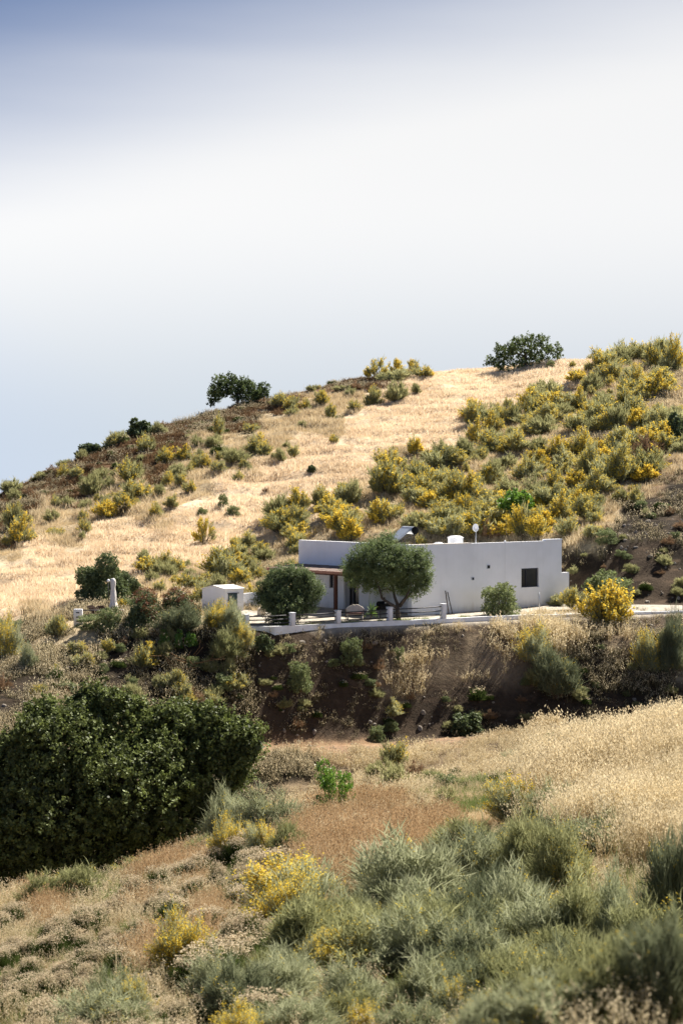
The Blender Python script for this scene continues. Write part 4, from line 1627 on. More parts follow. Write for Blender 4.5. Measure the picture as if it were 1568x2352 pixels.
tree('olive_tree', [(665, 1345, 56), (630, 1360, 42), (700, 1355, 40), (650, 1395, 48), (690, 1388, 36), (610, 1375, 26), (720, 1362, 24), (668, 1325, 22), (640, 1330, 24), (700, 1332, 22), (655, 1420, 28)],
     114.4, (660, 1434), [[(660, 1434, 0, .14), (658, 1415, 0, .10), (655, 1380, 0, .06)], [(659, 1420, 0, .08), (680, 1390, -.3, .04)]],
     'olive', 36000, .115, .42, 'round bushy olive tree with foliage to the ground beside the pergola', 110, .85, seed=4, grow=.99, sprig=(1300, 26, .15, .11, .36, .75, 7000, .18, .3))
# big dark tree in the gully
CB = [(150, 1722, 112, -.5), (60, 1800, 120, 0), (280, 1690, 95, .5), (400, 1740, 100, 0), (500, 1700, 62, .5), (540, 1730, 45, 0), (470, 1790, 90, 0), (300, 1810, 140, -1),
                    (130, 1870, 150, -1), (-10, 1800, 95, .5), (-80, 1880, 140, 0), (210, 1930, 130, -.5), (380, 1880, 100, -.8), (330, 1655, 40, .5), (100, 1665, 45, .5), (555, 1690, 28, 0),
                    (430, 1672, 50, .8), (20, 1950, 120, 0), (205, 1622, 34, .6), (380, 1665, 34, .3), (0, 1930, 100, 0), (575, 1722, 18, 0), (505, 1660, 26, .2), (265, 1620, 26, .4)]
rc = np.random.default_rng(9)
for (x_, y_, r_, *q_) in list(CB):
    for k_ in range(9):
        an = rc.uniform(-.3, 3.44)
        CB.append((x_ + r_ * .92 * math.cos(an), y_ - r_ * .88 * math.sin(an), rc.uniform(9, 26), (q_[0] if q_ else 0) - rc.uniform(0, .8)))
tree('carob_tree', CB,
     68.5, (250, 2090), [[(250, 2140, 0, .38), (240, 2000, 0, .33), (260, 1850, 0, .22), (300, 1750, 0, .1)], [(245, 1960, 0, .22), (120, 1850, .4, .13), (60, 1750, .3, .07)],
                         [(250, 1930, 0, .2), (380, 1850, -.2, .13), (470, 1750, 0, .06)]],
     'carob', 150000, .135, .62, 'big dark dense evergreen tree filling the gully below the house', 2400, 1.15, seed=5, shell=.5, sprig=(4600, 26, .15, .125, .62, .82, 26000, .26, .6))


def h4(x, y):
    return x * .5127, 717.7 + y * .5127


def h5(x, y):
    return 764.2 + x * .5127, 717.7 + y * .5127


def z7(x, y):
    return x * .5002, 1378 + y * .5002


def z8(x, y):
    return 784.3 + x * .5, 1378 + y * .5


def z9(x, y):
    return x * .5002, 1808.6 + y * .5002


def z10(x, y):
    return 784.3 + x * .5, 1808.6 + y * .5


def z1(x, y):
    return 143.5 + x * .3662, 1177 + y * .3662


# ridge trees
def ridge_tree(x0, x1, y0, y1, blobs, label, n=5000, D=None, seed=1, name='evergreen_tree', trunk=True):
    g = hit((x0 + x1) / 2, y1, 140, 235) if D is None else None
    d = g.y if g else D
    lm = [[((x0 + x1) / 2, y1 + 5, 0, .2), ((x0 + x1) / 2 - 2, (y0 + y1) / 2 + 6, 0, .12), ((x0 + x1) / 2 + 8, (y0 + y1) / 2, 0, .07)],
          [((x0 + x1) / 2 + 1, (y1 + y0) / 2 + 15, 0, .1), (x0 + (x1 - x0) * .25, (y0 + y1) / 2, 0, .06)]]
    return tree(name, blobs, d, ((x0 + x1) / 2, y1), lm, 'ridge', n, .20, .6, label, 90, .9, sprig=(420, 24, .16, .18, .55, .55, 1300, .28), seed=seed)


ridge_tree(477, 618, 858, 935, [(510, 885, 26), (530, 875, 18), (550, 895, 28), (578, 900, 24), (602, 895, 17), (495, 905, 18), (486, 922, 10), (522, 900, 13), (592, 910, 18), (560, 880, 14), (612, 905, 9)],
           'gnarled evergreen tree with sky gaps under its crown on the ridge', seed=11)
ridge_tree(1115, 1300, 766, 842, [(1205, 800, 32), (1180, 805, 28), (1160, 815, 22), (1235, 790, 24), (1260, 803, 24), (1280, 813, 16), (1135, 827, 17), (1195, 785, 18), (1225, 812, 30), (1150, 800, 14), (1210, 780, 14),
                                  (1245, 780, 12), (1125, 832, 10), (1150, 836, 18), (1180, 832, 22), (1215, 828, 22), (1250, 822, 20), (1280, 824, 14)],
           'broad dark evergreen tree topping the ridge above the golden field', 8000, seed=12)
for args in (('d', *h4(330, 540), *h4(458, 628), 'smallest dark evergreen bush lowest along the ridge skyline'),
             ('d', *h4(558, 452), *h4(705, 548), 'dark evergreen bush on the skyline between the small one and the gnarled tree')):
    k, x0, y0, x1, y1, lb_ = args
    put(k, x0, x1, y0, y1, lb_, dmin=140, cat='bush')

# shrubs that can be picked out one by one: kind, box in the view, label
HILL4 = [
    ('x', 882, 928, 425, 458, 'tiny dark shrub at the left foot of the gnarled ridge tree'),
    ('m', 945, 1005, 440, 560, 'upright dark broom with yellow tips below the gnarled ridge tree'),
    ('y', 1265, 1345, 365, 442, 'yellow-tipped broom just under the skyline right of the gnarled tree'),
    ('y', 1345, 1400, 385, 440, 'small yellowish broom just under the skyline, second right of the gnarled tree'),
    ('y', 1400, 1480, 342, 415, 'round yellow-green broom just under the skyline above the field'),
    ('m', 1450, 1512, 400, 478, 'grey-green broom on the upper edge of the golden field'),
    ('y', 1085, 1205, 542, 632, 'deep yellow broom on the brow above the golden field'),
    ('g', 980, 1115, 592, 678, 'long grey-green broom at the edge of the golden field'),
    ('m', 1130, 1230, 575, 650, 'grey-green broom right of the deep yellow one on the brow'),
    ('y', 690, 785, 590, 682, 'yellow-green broom in the brown scrub, left of a twin'),
    ('y', 775, 865, 590, 668, 'yellow-green broom in the brown scrub, right of a twin'),
    ('g', 850, 922, 540, 600, 'grey-green bush high in the brown scrub'),
    ('g', 870, 922, 610, 662, 'small grey bush in the brown scrub right of the yellow twins'),
    ('m', 600, 705, 530, 632, 'dull green broom under the skyline below the second dark bush'),
    ('m', 515, 655, 635, 762, 'large dome-shaped olive-green broom in the middle of the brown scrub'),
    ('m', 520, 695, 735, 832, 'wide grey-green broom below the dome-shaped one'),
    ('Y', 408, 528, 832, 922, 'bright yellow broom at the lower edge of the brown scrub'),
    ('y', 515, 605, 808, 885, 'yellow-green broom right beside the bright yellow one'),
    ('g', 350, 475, 720, 820, 'sprawling grey-green broom left of the dome-shaped one'),
    ('g', 275, 352, 815, 862, 'low dark green shrub in the brown scrub'),
    ('g', 350, 420, 828, 882, 'pale grey-green shrub left of the bright yellow broom'),
    ('y', 255, 318, 680, 752, 'small broom with golden tips high on the left slope'),
    ('m', 310, 385, 680, 740, 'dark broom beside the golden-tipped one on the left slope'),
    ('m', 0, 120, 830, 975, 'big dark green broom at the left edge of the picture'),
    ('y', 22, 150, 900, 1035, 'yellow and green broom low on the left slope'),
    ('y', 208, 292, 960, 1004, 'low yellow broom alone on the left end of the field'),
    ('g', 1180, 1310, 800, 925, 'dark grey-green broom leading the clump in the middle of the hill'),
    ('y', 1285, 1392, 770, 892, 'yellow-topped broom in the clump in the middle of the hill'),
    ('m', 1375, 1475, 768, 872, 'green broom between yellow ones in the middle clump'),
    ('y', 1425, 1568, 830, 905, 'wide yellow broom at the foot of the middle clump'),
    ('w', 972, 1028, 803, 874, 'upright green shrub standing in the golden field'),
    ('w', 874, 930, 862, 918, 'small round green shrub in the golden field, lower left one'),
    ('w', 1004, 1082, 858, 912, 'dark green two-lobed shrub in the golden field'),
    ('o', 862, 968, 905, 1038, 'lone leggy broom with yellow tips at the foot of the golden field'),
    ('d', 1372, 1418, 678, 718, 'small dark shrub alone high in the golden field'),
    ('p', 1038, 1092, 708, 758, 'pale thin shrub alone in the golden field'),
    ('b', 800, 850, 745, 782, 'small brown shrub at the upper edge of the golden field'),
    ('b', 1172, 1208, 780, 806, 'tiny brown bush just above the middle clump'),
]
HILL5 = [
    ('o', 122, 260, 185, 300, 'leggy open shrub with leafy tips on the ridge, left one'),
    ('o', 240, 330, 170, 262, 'tall thin-stemmed shrub sticking out of the ridge'),
    ('o', 320, 402, 185, 270, 'open shrub with leafy tips on the ridge, right one'),
    ('y', 345, 450, 232, 290, 'yellow-green broom on the ridge right of the open shrubs'),
    ('g', 200, 360, 245, 310, 'low green shrub under the leggy ridge shrubs'),
    ('m', 128, 230, 325, 420, 'dark green broom below the ridge at the field edge, left one'),
    ('g', 215, 342, 302, 402, 'dark green broom below the ridge at the field edge, right one'),
    ('g', 345, 400, 315, 365, 'small grey shrub at the top edge of the golden field'),
    ('m', 60, 130, 385, 440, 'green broom at the upper field edge left of the darker pair'),
    ('m', 1180, 1330, 145, 208, 'low dark broom on the skyline right of the broad evergreen'),
    ('m', 1395, 1480, 112, 255, 'tall broom on the skyline near the right edge'),
    ('y', 1470, 1568, 108, 260, 'tall yellow-green broom on the skyline at the right edge'),
    ('w', 950, 1000, 210, 252, 'small green shrub in dry grass under the broad evergreen'),
    ('m', 575, 665, 395, 510, 'large grey-green broom at the right edge of the golden field'),
    ('y', 590, 690, 470, 590, 'yellow broom with a dark foot at the right edge of the golden field'),
    ('y', 680, 760, 425, 545, 'yellow and green broom right of the dark-footed one'),
    ('m', 745, 860, 380, 500, 'tall grey-green broom in the upper right scrub'),
    ('m', 850, 950, 350, 480, 'grey-green broom in the upper right scrub beside the tall one'),
    ('g', 965, 1070, 395, 470, 'dark green-grey broom in the upper right scrub'),
    ('y', 1065, 1160, 330, 440, 'broom with yellow tips below the skyline gap'),
    ('g', 1110, 1215, 265, 360, 'grey-green broom high on the right below the skyline'),
    ('y', 1200, 1300, 215, 300, 'yellow broom close under the skyline broom'),
    ('y', 1310, 1400, 235, 330, 'golden-tipped broom high on the right'),
    ('Y', 1400, 1500, 265, 350, 'deep yellow broom high near the right edge'),
    ('m', 1260, 1370, 330, 440, 'green broom in the middle of the right scrub'),
    ('Y', 1105, 1195, 388, 492, 'bright yellow broom in the middle of the right scrub'),
    ('g', 1200, 1330, 400, 520, 'large grey-green broom right of the bright yellow one'),
    ('y', 1395, 1495, 420, 545, 'yellow broom left of the dark bush at the right edge'),
    ('d', 1488, 1620, 430, 598, 'dark dense evergreen bush at the right edge of the picture'),
    ('b', 1330, 1500, 540, 650, 'reddish dry bush beside the dark evergreen at the right edge'),
    ('g', 545, 640, 545, 650, 'dark grey broom below the dark-footed yellow one'),
    ('m', 770, 830, 520, 600, 'dull broom in dry grass on the right slope'),
    ('y', 175, 310, 600, 705, 'bright broom with a rounded yellow crown right of the field'),
    ('Y', 330, 410, 542, 640, 'upright golden broom at the right end of the field'),
    ('g', 445, 550, 558, 650, 'dark grey-green broom right of the upright golden one'),
    ('m', 140, 330, 650, 815, 'big dark green broom above the pergola side of the roof'),
    ('y', 208, 345, 708, 818, 'wide yellow broom in front of the big dark green one'),
    ('m', 320, 440, 640, 760, 'olive broom between the yellow and grey ones'),
    ('g', 40, 145, 745, 860, 'grey-green broom at the foot of the field'),
    ('o', 155, 290, 820, 955, 'leggy sparse broom standing in dry grass behind the house'),
    ('y', 345, 480, 705, 815, 'yellow broom in the middle of the slope behind the house'),
    ('m', 485, 625, 705, 845, 'green-grey broom in the middle of the slope behind the house'),
    ('Y', 645, 765, 672, 765, 'golden broom high above the solar water heater'),
    ('y', 900, 975, 640, 700, 'small yellow broom above the bright green bush'),
    ('Y', 955, 1070, 545, 660, 'deep yellow broom, largest on the right slope'),
    ('y', 1060, 1170, 520, 640, 'yellow broom right of the largest golden one'),
    ('p', 1090, 1240, 590, 740, 'big pale green broom with soft yellow bloom on right slope'),
    ('p', 1200, 1360, 590, 770, 'widest pale grey-green broom on the right slope'),
    ('Y', 1030, 1150, 690, 790, 'rounded golden broom under the pale green ones'),
    ('y', 940, 1040, 690, 800, 'olive and yellow broom above the bright green bush on its right'),
    ('p', 800, 950, 640, 760, 'pale broom above the bright green bush'),
    ('l', 720, 925, 765, 925, 'glossy bright green bush among the brooms above the roof'),
    ('Y', 15, 140, 895, 1022, 'golden broom behind the left end of the roof'),
    ('Y', 330, 480, 885, 960, 'golden broom right behind the solar water heater'),
    ('p', 430, 600, 900, 1010, 'pale green broom behind the chimney'),
    ('y', 540, 640, 800, 900, 'yellowish broom uphill of the chimney'),
    ('p', 600, 720, 840, 940, 'pale soft broom uphill of the satellite dish'),
    ('b', 640, 760, 925, 1010, 'reddish dry bush right of the satellite dish'),
    ('Y', 780, 905, 840, 1005, 'tall golden broom in front of the bright green bush'),
    ('Y', 860, 985, 900, 1015, 'golden broom directly behind the parapet'),
    ('y', 960, 1090, 800, 930, 'golden-green broom right of the bright green bush'),
    ('Y', 1060, 1170, 785, 880, 'golden broom at the foot of the right slope'),
    ('m', 985, 1110, 900, 1010, 'dark green broom above the right corner of the house'),
    ('y', 730, 810, 930, 1000, 'small yellow broom above the joint of the parapet'),
    ('m', 1260, 1330, 780, 850, 'low green shrub above the cut bank'),
    ('w', 1170, 1290, 960, 1040, 'green weeds hanging over the cut bank'),
]
for L_, f in ((HILL4, h4), (HILL5, h5)):
    for k, x0, x1, y0, y1, lb_ in L_:
        a, b_ = f(x0, y0)
        c_, d_ = f(x1, y1)
        put(k, a, c_, b_, d_, lb_, dmin=131)

NEAR_HOUSE = [
    ('B', *z1(70, 255), *z1(445, 605), 'large rounded dark green bush behind the folded parasol', dict(D=126, cat='bush')),
    ('B', *z1(330, 285), *z1(520, 520), 'dark green bush merging with the larger one behind the parasol', dict(D=127, cat='bush')),
    ('Y', 270, 1349, 292, 1385, 'small bright yellow broom right of the folded parasol', dict(D=121.5)),
    ('w', *z1(350, 480), *z1(520, 600), 'pale green grass-like shrub behind the viewpoint railing', dict(D=122)),
    ('y', *z1(450, 262), *z1(640, 370), 'golden broom uphill of the dark bush', dict(dmin=124)),
    ('m', *z1(640, 262), *z1(790, 380), 'green and yellow broom uphill of the russet bush', dict(dmin=124)),
    ('p', *z1(850, 205), *z1(1150, 420), 'wide pale broom with yellow crown uphill of the hut', dict(dmin=124)),
    ('g', *z1(450, 230), *z1(560, 310), 'grey-green shrub at the field foot above dark bush', dict(dmin=124)),
    ('Y', *z1(1070, 345), *z1(1200, 450), 'golden broom between the hut and the pergola', dict(dmin=124)),
    ('p', *z1(780, 400), *z1(960, 540), 'pale yellow broom just behind the hut on its left', dict(D=127.5)),
    ('y', *z1(1120, 400), *z1(1260, 520), 'yellow broom behind the garden wall', dict(D=128)),
    ('y', *z1(1370, 60), *z1(1568, 180), 'yellow broom in dry grass above the pergola', dict(dmin=130)),
    ('m', *z1(1390, 225), *z1(1490, 340), 'small yellow broom against the end of the house', dict(D=131)),
    ('l', *z1(1262, 248), *z1(1400, 345), 'bright green spiky bush just beyond the pergola roof', dict(D=131)),
    ('b', *z1(1330, 540), *z1(1500, 640), 'brown dead plant under the pergola', dict(D=119)),
    ('w', 1101, 1320, 1198, 1417, 'rounded young olive bush growing against the house wall', dict(D=120.6)),
    ('w', 1320, 1290, 1452, 1400, 'green broom standing behind the golden one by the gravel', dict(D=124.5)),
    ('Y', 1328, 1325, 1450, 1440, 'golden flowering broom hiding part of the terrace wall', dict(D=119.6)),
    ('p', 1290, 1355, 1360, 1412, 'pale tuft of broom at the right corner of the house', dict(D=123.5)),
    ('g', 1255, 1365, 1310, 1395, 'dark weedy shrub at the foot of the right house corner', dict(D=126.3)),
    ('w', *z1(70, 725), *z1(300, 830), 'feathery yellow-green bush below the left white post', dict(D=114)),
    ('w', *z1(200, 705), *z1(400, 900), 'tall feathery green bush below the parasol', dict(D=113)),
    ('d', *z1(380, 640), *z1(580, 830), 'dark blue-green leafy bush below the russet bush', dict(D=112.5, cat='bush')),
    ('D', *z1(560, 690), *z1(900, 880), 'grey-green shrub beneath the russet bush', dict(D=111.5)),
    ('l', *z1(600, 745), *z1(700, 850), 'small bright green leafy plant, left one of the bright trio', dict(D=110.5, cat='plant')),
    ('l', *z1(690, 745), *z1(760, 870), 'small bright green leafy plant, middle one of the bright trio', dict(D=110.3, cat='plant')),
    ('l', *z1(755, 745), *z1(850, 850), 'small bright green leafy plant, right one of the bright trio', dict(D=110.4, cat='plant')),
    ('y', *z1(420, 845), *z1(590, 1000), 'small dark broom with yellow flowers low on the bank', dict(D=109)),
    ('F', *z1(845, 570), *z1(1080, 780), 'pale broom with yellow bloom in front of the hut', dict(D=112)),
    ('G', *z1(930, 600), *z1(1180, 800), 'yellow and grey broom beside the end post of the terrace wall', dict(D=111.5)),
    ('G', *z1(900, 740), *z1(1170, 950), 'pale feathery grey broom hanging down the bank below the hut', dict(D=110)),
    ('F', *z1(1060, 700), *z1(1220, 900), 'yellow-grey broom at the left foot of the terrace wall', dict(D=110.5)),
    ('d', *z1(1200, 720), *z1(1330, 850), 'dark shrub at the broken end of the terrace wall', dict(D=110.8)),
    ('D', *z8(870, 180), *z8(1120, 440), 'dark grey-green broom in the middle of the bank', dict(dmin=100)),
    ('F', *z8(780, 110), *z8(960, 300), 'yellowish broom among oat grass on the bank', dict(dmin=100)),
    ('g', *z8(840, 310), *z8(940, 400), 'small grey-green broom lower on the bank', dict(dmin=100)),
    ('w', *z8(-20, 150), *z8(105, 310), 'green leafy bush below the terrace wall', dict(dmin=100)),
    ('F', *z8(1340, 120), *z8(1500, 340), 'broom with yellow flowers on the bank near the right edge', dict(dmin=100)),
    ('D', *z8(1430, 40), *z8(1600, 340), 'big dark green broom on the bank at the right edge', dict(dmin=100)),
    ('p', *z8(1500, 240), *z8(1600, 330), 'pale broom with yellow tips on the bank at the right edge', dict(dmin=100)),
    ('p', *z8(1300, 290), *z8(1370, 340), 'tiny pale shrub on the dark bank', dict(dmin=100)),
    ('x', *z8(560, 380), *z8(690, 470), 'low dark cushion shrub in the middle of the bank', dict(dmin=100)),
    ('d', *z8(490, 500), *z8(660, 620), 'dark low bush near the foot of the bank', dict(dmin=98)),
    ('w', *z8(120, 560), *z8(205, 650), 'small leafy weed at the foot of the bank', dict(dmin=98)),
    ('w', *z8(235, 210), *z8(290, 300), 'small green weed high on the bare bank', dict(dmin=98)),
    ('p', *z8(190, 460), *z8(290, 540), 'pale dry tuft on the bare bank', dict(dmin=98)),
    ('w', *z7(1310, 250), *z7(1440, 430), 'yellow-green weeds on the bank below the round olive', dict(dmin=98)),
    ('g', *z7(915, 390), *z7(1030, 490), 'small grey-green shrub on the dark bank above the big tree', dict(dmin=98)),
    ('F', *z7(-40, 60), *z7(110, 290), 'bare-stemmed broom with yellow tips at the left edge', dict(dmin=95)),
    ('G', *z7(80, 200), *z7(190, 320), 'green broom on the left slope below the field', dict(dmin=95)),
    ('m', *z8(160, 640), *z8(310, 790), 'olive-green broom on the edge of the dirt track', dict(D=98)),
    ('w', *z8(920, 600), *z8(1040, 700), 'low green shrub at the right end of the dirt track', dict(dmin=60)),
]
for k, x0, y0, x1, y1, lb_, kw in NEAR_HOUSE:
    put(k, x0, x1, y0, y1, lb_, **kw)

# russet bush in front of the terrace
r_ = np.random.default_rng(77)
LIB['R'] = []
for sd_ in (1, 2):
    s = Soup()
    bl = [(0, 0, .40, .4, .35, .34), (.25, .1, .3, .25, .25, .28), (-.27, 0, .32, .24, .25, .28), (.05, 0, .66, .26, .25, .22), (-.15, 0, .6, .2, .2, .2), (.3, 0, .5, .15, .15, .2)]
    crown_soup(s, r_, bl, 6500, .034, .5, 0, 110, .5)
    crown_soup(s, r_, [(b_[0], b_[1], b_[2] + .05, b_[3] * 1.0, b_[4] * 1.0, b_[5] * 1.0) for b_ in bl[1:]], 2600, .034, .5, 1, 60, .8)
    LIB['R'].append(s.mesh('russet_bush', [M['dark'], M['russet']]))
NAMES['R'] = 'russet_bush'
put('R', z1(360, 0)[0], z1(690, 0)[0], z1(0, 455)[1], z1(0, 730)[1], 'wide dark bush tinged rusty red just right of the folded parasol', D=113.4, cat='bush')
put('R', z1(540, 0)[0], z1(900, 0)[0], z1(0, 435)[1], z1(0, 700)[1], 'dark bush tinged rusty red just left of the small hut', D=114.0, cat='bush')

# spiky plants
LIB['S'] = [yucca_mesh('yucca', 60 + i) for i in range(2)]
NAMES['S'] = 'yucca_plant'
for x0, x1, y0, y1, D, lb_ in ((834, 868, 1370, 1425, 117.6, 'dark spiky yucca right of the scalloped bench'),
                               (539, 562, 1388, 1420, 116.5, 'bright green yucca before the hut door'),
                               (556, 578, 1392, 1420, 116.0, 'bright green yucca beside the end post'),
                               (578, 592, 1332, 1364, 126.3, 'small dark yucca behind the garden wall'),
                               (427, 446, 1344, 1376, 117.5, 'dark spiky plant rising behind the russet bush'),
                               (604, 628, 1270, 1302, 131.5, 'green spiky plant beyond the pergola, nearer its corner'),
                               (624, 650, 1272, 1300, 131.8, 'green spiky plant beyond the pergola, nearer the house')):
    put('S', x0, x1, y0, y1, lb_, D=D, cat='plant')

# dead branches on the bank
rb = np.random.default_rng(5)
bd = P(420, 1535, 109)
bd.z = float(H(bd.x, bd.y))
bh = empty('dead_branches', tuple(bd), label='heap of bare dead branches on the bank below bright green plants', cat='branches')
for k in range(16):
    a = rb.uniform(0, 3.14)
    L0 = rb.uniform(.6, 1.7)
    o0 = np.array([rb.normal(0, .7), rb.normal(0, .3), rb.uniform(.1, .9)])
    d_ = np.array([math.cos(a), -.25, rb.uniform(-.1, .9) * math.sin(a) + .1])
    pts = [o0, o0 + d_ * L0 * .5 + rb.normal(size=3) * .06, o0 + d_ * L0 + rb.normal(size=3) * .1]
    tube_obj('branch', pts, [.03, .02, .008], M['drybush'], bh, 5)

# near slope
NEAR = [
    ('F', *z8(650, 800), *z8(970, 1030), 'golden broom leaning on the crest of the near slope', dict(dmin=9, dmax=58)),
    ('G', *z8(860, 850), *z8(1110, 1030), 'pale green broom right of the golden one on the crest', dict(dmin=9, dmax=58)),
    ('x', *z8(640, 760), *z8(740, 850), 'small dark shrub in dry oats on the crest', dict(dmin=40, dmax=58)),
    ('x', *z8(740, 720), *z8(850, 830), 'dark brown-green shrub in dry oats on the crest', dict(dmin=40, dmax=58)),
    ('G', *z9(940, 20), *z9(1160, 260), 'tall pale green broom at the tree side of the crest', dict(dmin=9, dmax=58)),
    ('G', *z9(1090, 20), *z9(1380, 240), 'feathery green broom on the crest behind the yellow one', dict(dmin=9, dmax=58)),
    ('F', *z9(960, 130), *z9(1150, 360), 'bright yellow broom nearest the big tree on the crest', dict(dmin=9, dmax=58)),
    ('F', *z9(1110, 150), *z9(1290, 345), 'bright yellow broom, middle one on the crest', dict(dmin=9, dmax=58)),
    ('G', *z9(1230, 150), *z9(1420, 340), 'yellow-green broom left of the reddish grass', dict(dmin=9, dmax=58)),
    ('G', *z9(850, 215), *z9(1010, 345), 'low pale broom at the foot of the bright yellow one', dict(dmin=9, dmax=58)),
    ('G', *z9(110, 400), *z9(330, 560), 'silvery broom on the left below the big tree, paler one', dict(dmin=9, dmax=58)),
    ('G', *z9(250, 350), *z9(520, 540), 'grey-green broom on the left directly below the big tree', dict(dmin=9, dmax=58)),
    ('G', *z9(540, 280), *z9(770, 370), 'low pale broom at the dark tree foot', dict(dmin=9, dmax=58)),
    ('F', *z9(690, 570), *z9(1010, 870), 'open broom with many yellow flowers in the cushion shrubs', dict(dmin=9, dmax=58)),
    ('G', *z9(390, 850), *z9(620, 1090), 'grey-green broom at the bottom edge left', dict(dmin=9, dmax=58)),
    ('F', *z9(540, 860), *z9(740, 1090), 'broom with orange-yellow flowers at the bottom edge', dict(dmin=9, dmax=58)),
    ('D', *z9(930, 800), *z9(1250, 1080), 'long grey broom at the bottom, left half', dict(dmin=9, dmax=58)),
    ('G', *z9(1150, 770), *z9(1440, 1000), 'long grey broom at the bottom, right half', dict(dmin=9, dmax=58)),
    ('F', *z9(1350, 660), *z9(1568, 870), 'broom with a few orange flowers left of the great grey mass', dict(dmin=9, dmax=58)),
    ('G', *z10(400, 220), *z10(720, 480), 'pale broom with yellow sprigs at the top of the grey mass', dict(dmin=9, dmax=58)),
    ('F', *z10(640, 215), *z10(830, 420), 'small yellow broom at the top of the grey mass', dict(dmin=9, dmax=58)),
    ('G', *z10(700, 130), *z10(960, 460), 'silvery broom forming the upper edge of the grey mass', dict(dmin=9, dmax=58)),
    ('G', *z10(880, 160), *z10(1160, 500), 'tall soft green broom before the pale oat grass', dict(dmin=9, dmax=58)),
    ('D', *z10(430, 400), *z10(760, 760), 'darker grey-green broom in the left of the grey mass', dict(dmin=9, dmax=58)),
    ('G', *z10(650, 380), *z10(980, 760), 'big silver-grey broom in the centre of the grey mass', dict(dmin=9, dmax=58)),
    ('G', *z10(880, 420), *z10(1210, 800), 'wide silver-grey broom right of centre in the grey mass', dict(dmin=9, dmax=58)),
    ('D', *z10(1360, 130), *z10(1640, 700), 'big dark green broom at the right edge', dict(dmin=9, dmax=58)),
    ('G', *z10(1150, 420), *z10(1430, 820), 'grey-green broom left of the big dark one', dict(dmin=9, dmax=58)),
    ('D', *z10(1250, 560), *z10(1640, 1060), 'dark tangled grey broom in the bottom right corner', dict(dmin=9, dmax=58)),
    ('G', *z10(950, 680), *z10(1330, 1080), 'silvery tangled broom at the bottom right', dict(dmin=9, dmax=58)),
    ('G', *z10(480, 620), *z10(760, 920), 'green broom low in the grey mass', dict(dmin=9, dmax=58)),
    ('G', *z10(660, 700), *z10(1010, 1060), 'grey-green broom at the bottom, centre right', dict(dmin=9, dmax=58)),
    ('F', *z10(870, 800), *z10(1080, 1040), 'broom with orange-yellow flowers low on the right', dict(dmin=9, dmax=58)),
    ('F', *z10(520, 690), *z10(720, 860), 'small yellow-flowered broom low in the grey mass', dict(dmin=9, dmax=58)),
    ('G', *z10(200, 830), *z10(500, 1110), 'pale green broom at the bottom centre', dict(dmin=9, dmax=58)),
    ('F', *z10(430, 880), *z10(650, 1120), 'broom with scattered yellow flowers at the bottom centre', dict(dmin=9, dmax=58)),
    ('F', *z10(-30, 980), *z10(180, 1130), 'golden broom cut by the bottom edge', dict(dmin=9, dmax=58)),
    ('G', *z10(-60, 480), *z10(150, 640), 'pale broom between the cushions and the grey mass', dict(dmin=9, dmax=58)),
    ('G', *z10(100, 400), *z10(400, 620), 'low silvery broom left of the grey mass', dict(dmin=9, dmax=58)),
    ('L', 712, 1738, 820, 1880, 'bright green leafy sapling bush on the crest in the centre', dict(dmin=9, dmax=58, cat='bush')),
    ('w', *z8(-80, 780), *z8(30, 860), 'pale dry-topped shrub beside the bright green sapling', dict(dmin=9, dmax=58)),
    ('D', *z10(0, 380), *z10(110, 500), 'dark green tuft-like shrub below the reddish grass', dict(dmin=9, dmax=58)),
]
for k, x0, y0, x1, y1, lb_, kw in NEAR:
    e_ = (x1 - x0) * .12 if k in 'GD' else 0
    put(k, x0 - e_, x1 + e_, y0 - (y1 - y0) * .08, y1, lb_, **kw)

CUSH = [(490, 660, 470, 575), (310, 490, 560, 690), (150, 345, 650, 785), (0, 140, 700, 800), (1040, 1155, 412, 512), (965, 1045, 370, 475), (1160, 1290, 435, 515), (680, 765, 440, 530),
        (440, 565, 650, 785), (570, 725, 665, 775), (1000, 1210, 600, 765), (1100, 1310, 515, 610), (1220, 1465, 555, 665), (1380, 1568, 445, 555), (60, 205, 790, 900), (120, 275, 870, 985),
        (100, 310, 980, 1090), (225, 345, 860, 965), (350, 435, 700, 785), (470, 710, 770, 870), (0, 110, 560, 640), (550, 640, 395, 455), (585, 680, 545, 600), (760, 870, 420, 500),
        (260, 420, 640, 760), (0, 90, 860, 960), (340, 470, 820, 930), (-20, 110, 960, 1060), (860, 980, 560, 650), (1130, 1260, 650, 740), (1260, 1390, 640, 720), (-60, 60, 760, 860)]
for i, (x0, x1, y0, y1) in enumerate(CUSH):
    a, b_ = z9(x0, y0)
    c_, d_ = z9(x1, y1)
    put('K', a - 10, c_ + 10, b_ - (d_ - b_) * .55 - 8, d_, 'low cushion shrub with pale dry flower heads over dark green leaves on the near slope', 'cushion shrubs in rows on the near slope', dmax=60)

# shrubs nobody could tell apart, scattered where each kind grows
KW = dict(y='yellow-flowered broom', Y='golden broom', m='dull green broom', g='grey-green broom', p='pale grey-green broom',
          x='dark low cushion shrub', c='pale-topped cushion shrub', b='dry brown shrub', w='leafy green shrub', K='cushion shrub with pale heads', G='feathery grey-green broom', D='dark grey-green broom', F='yellow-flowered feathery broom')


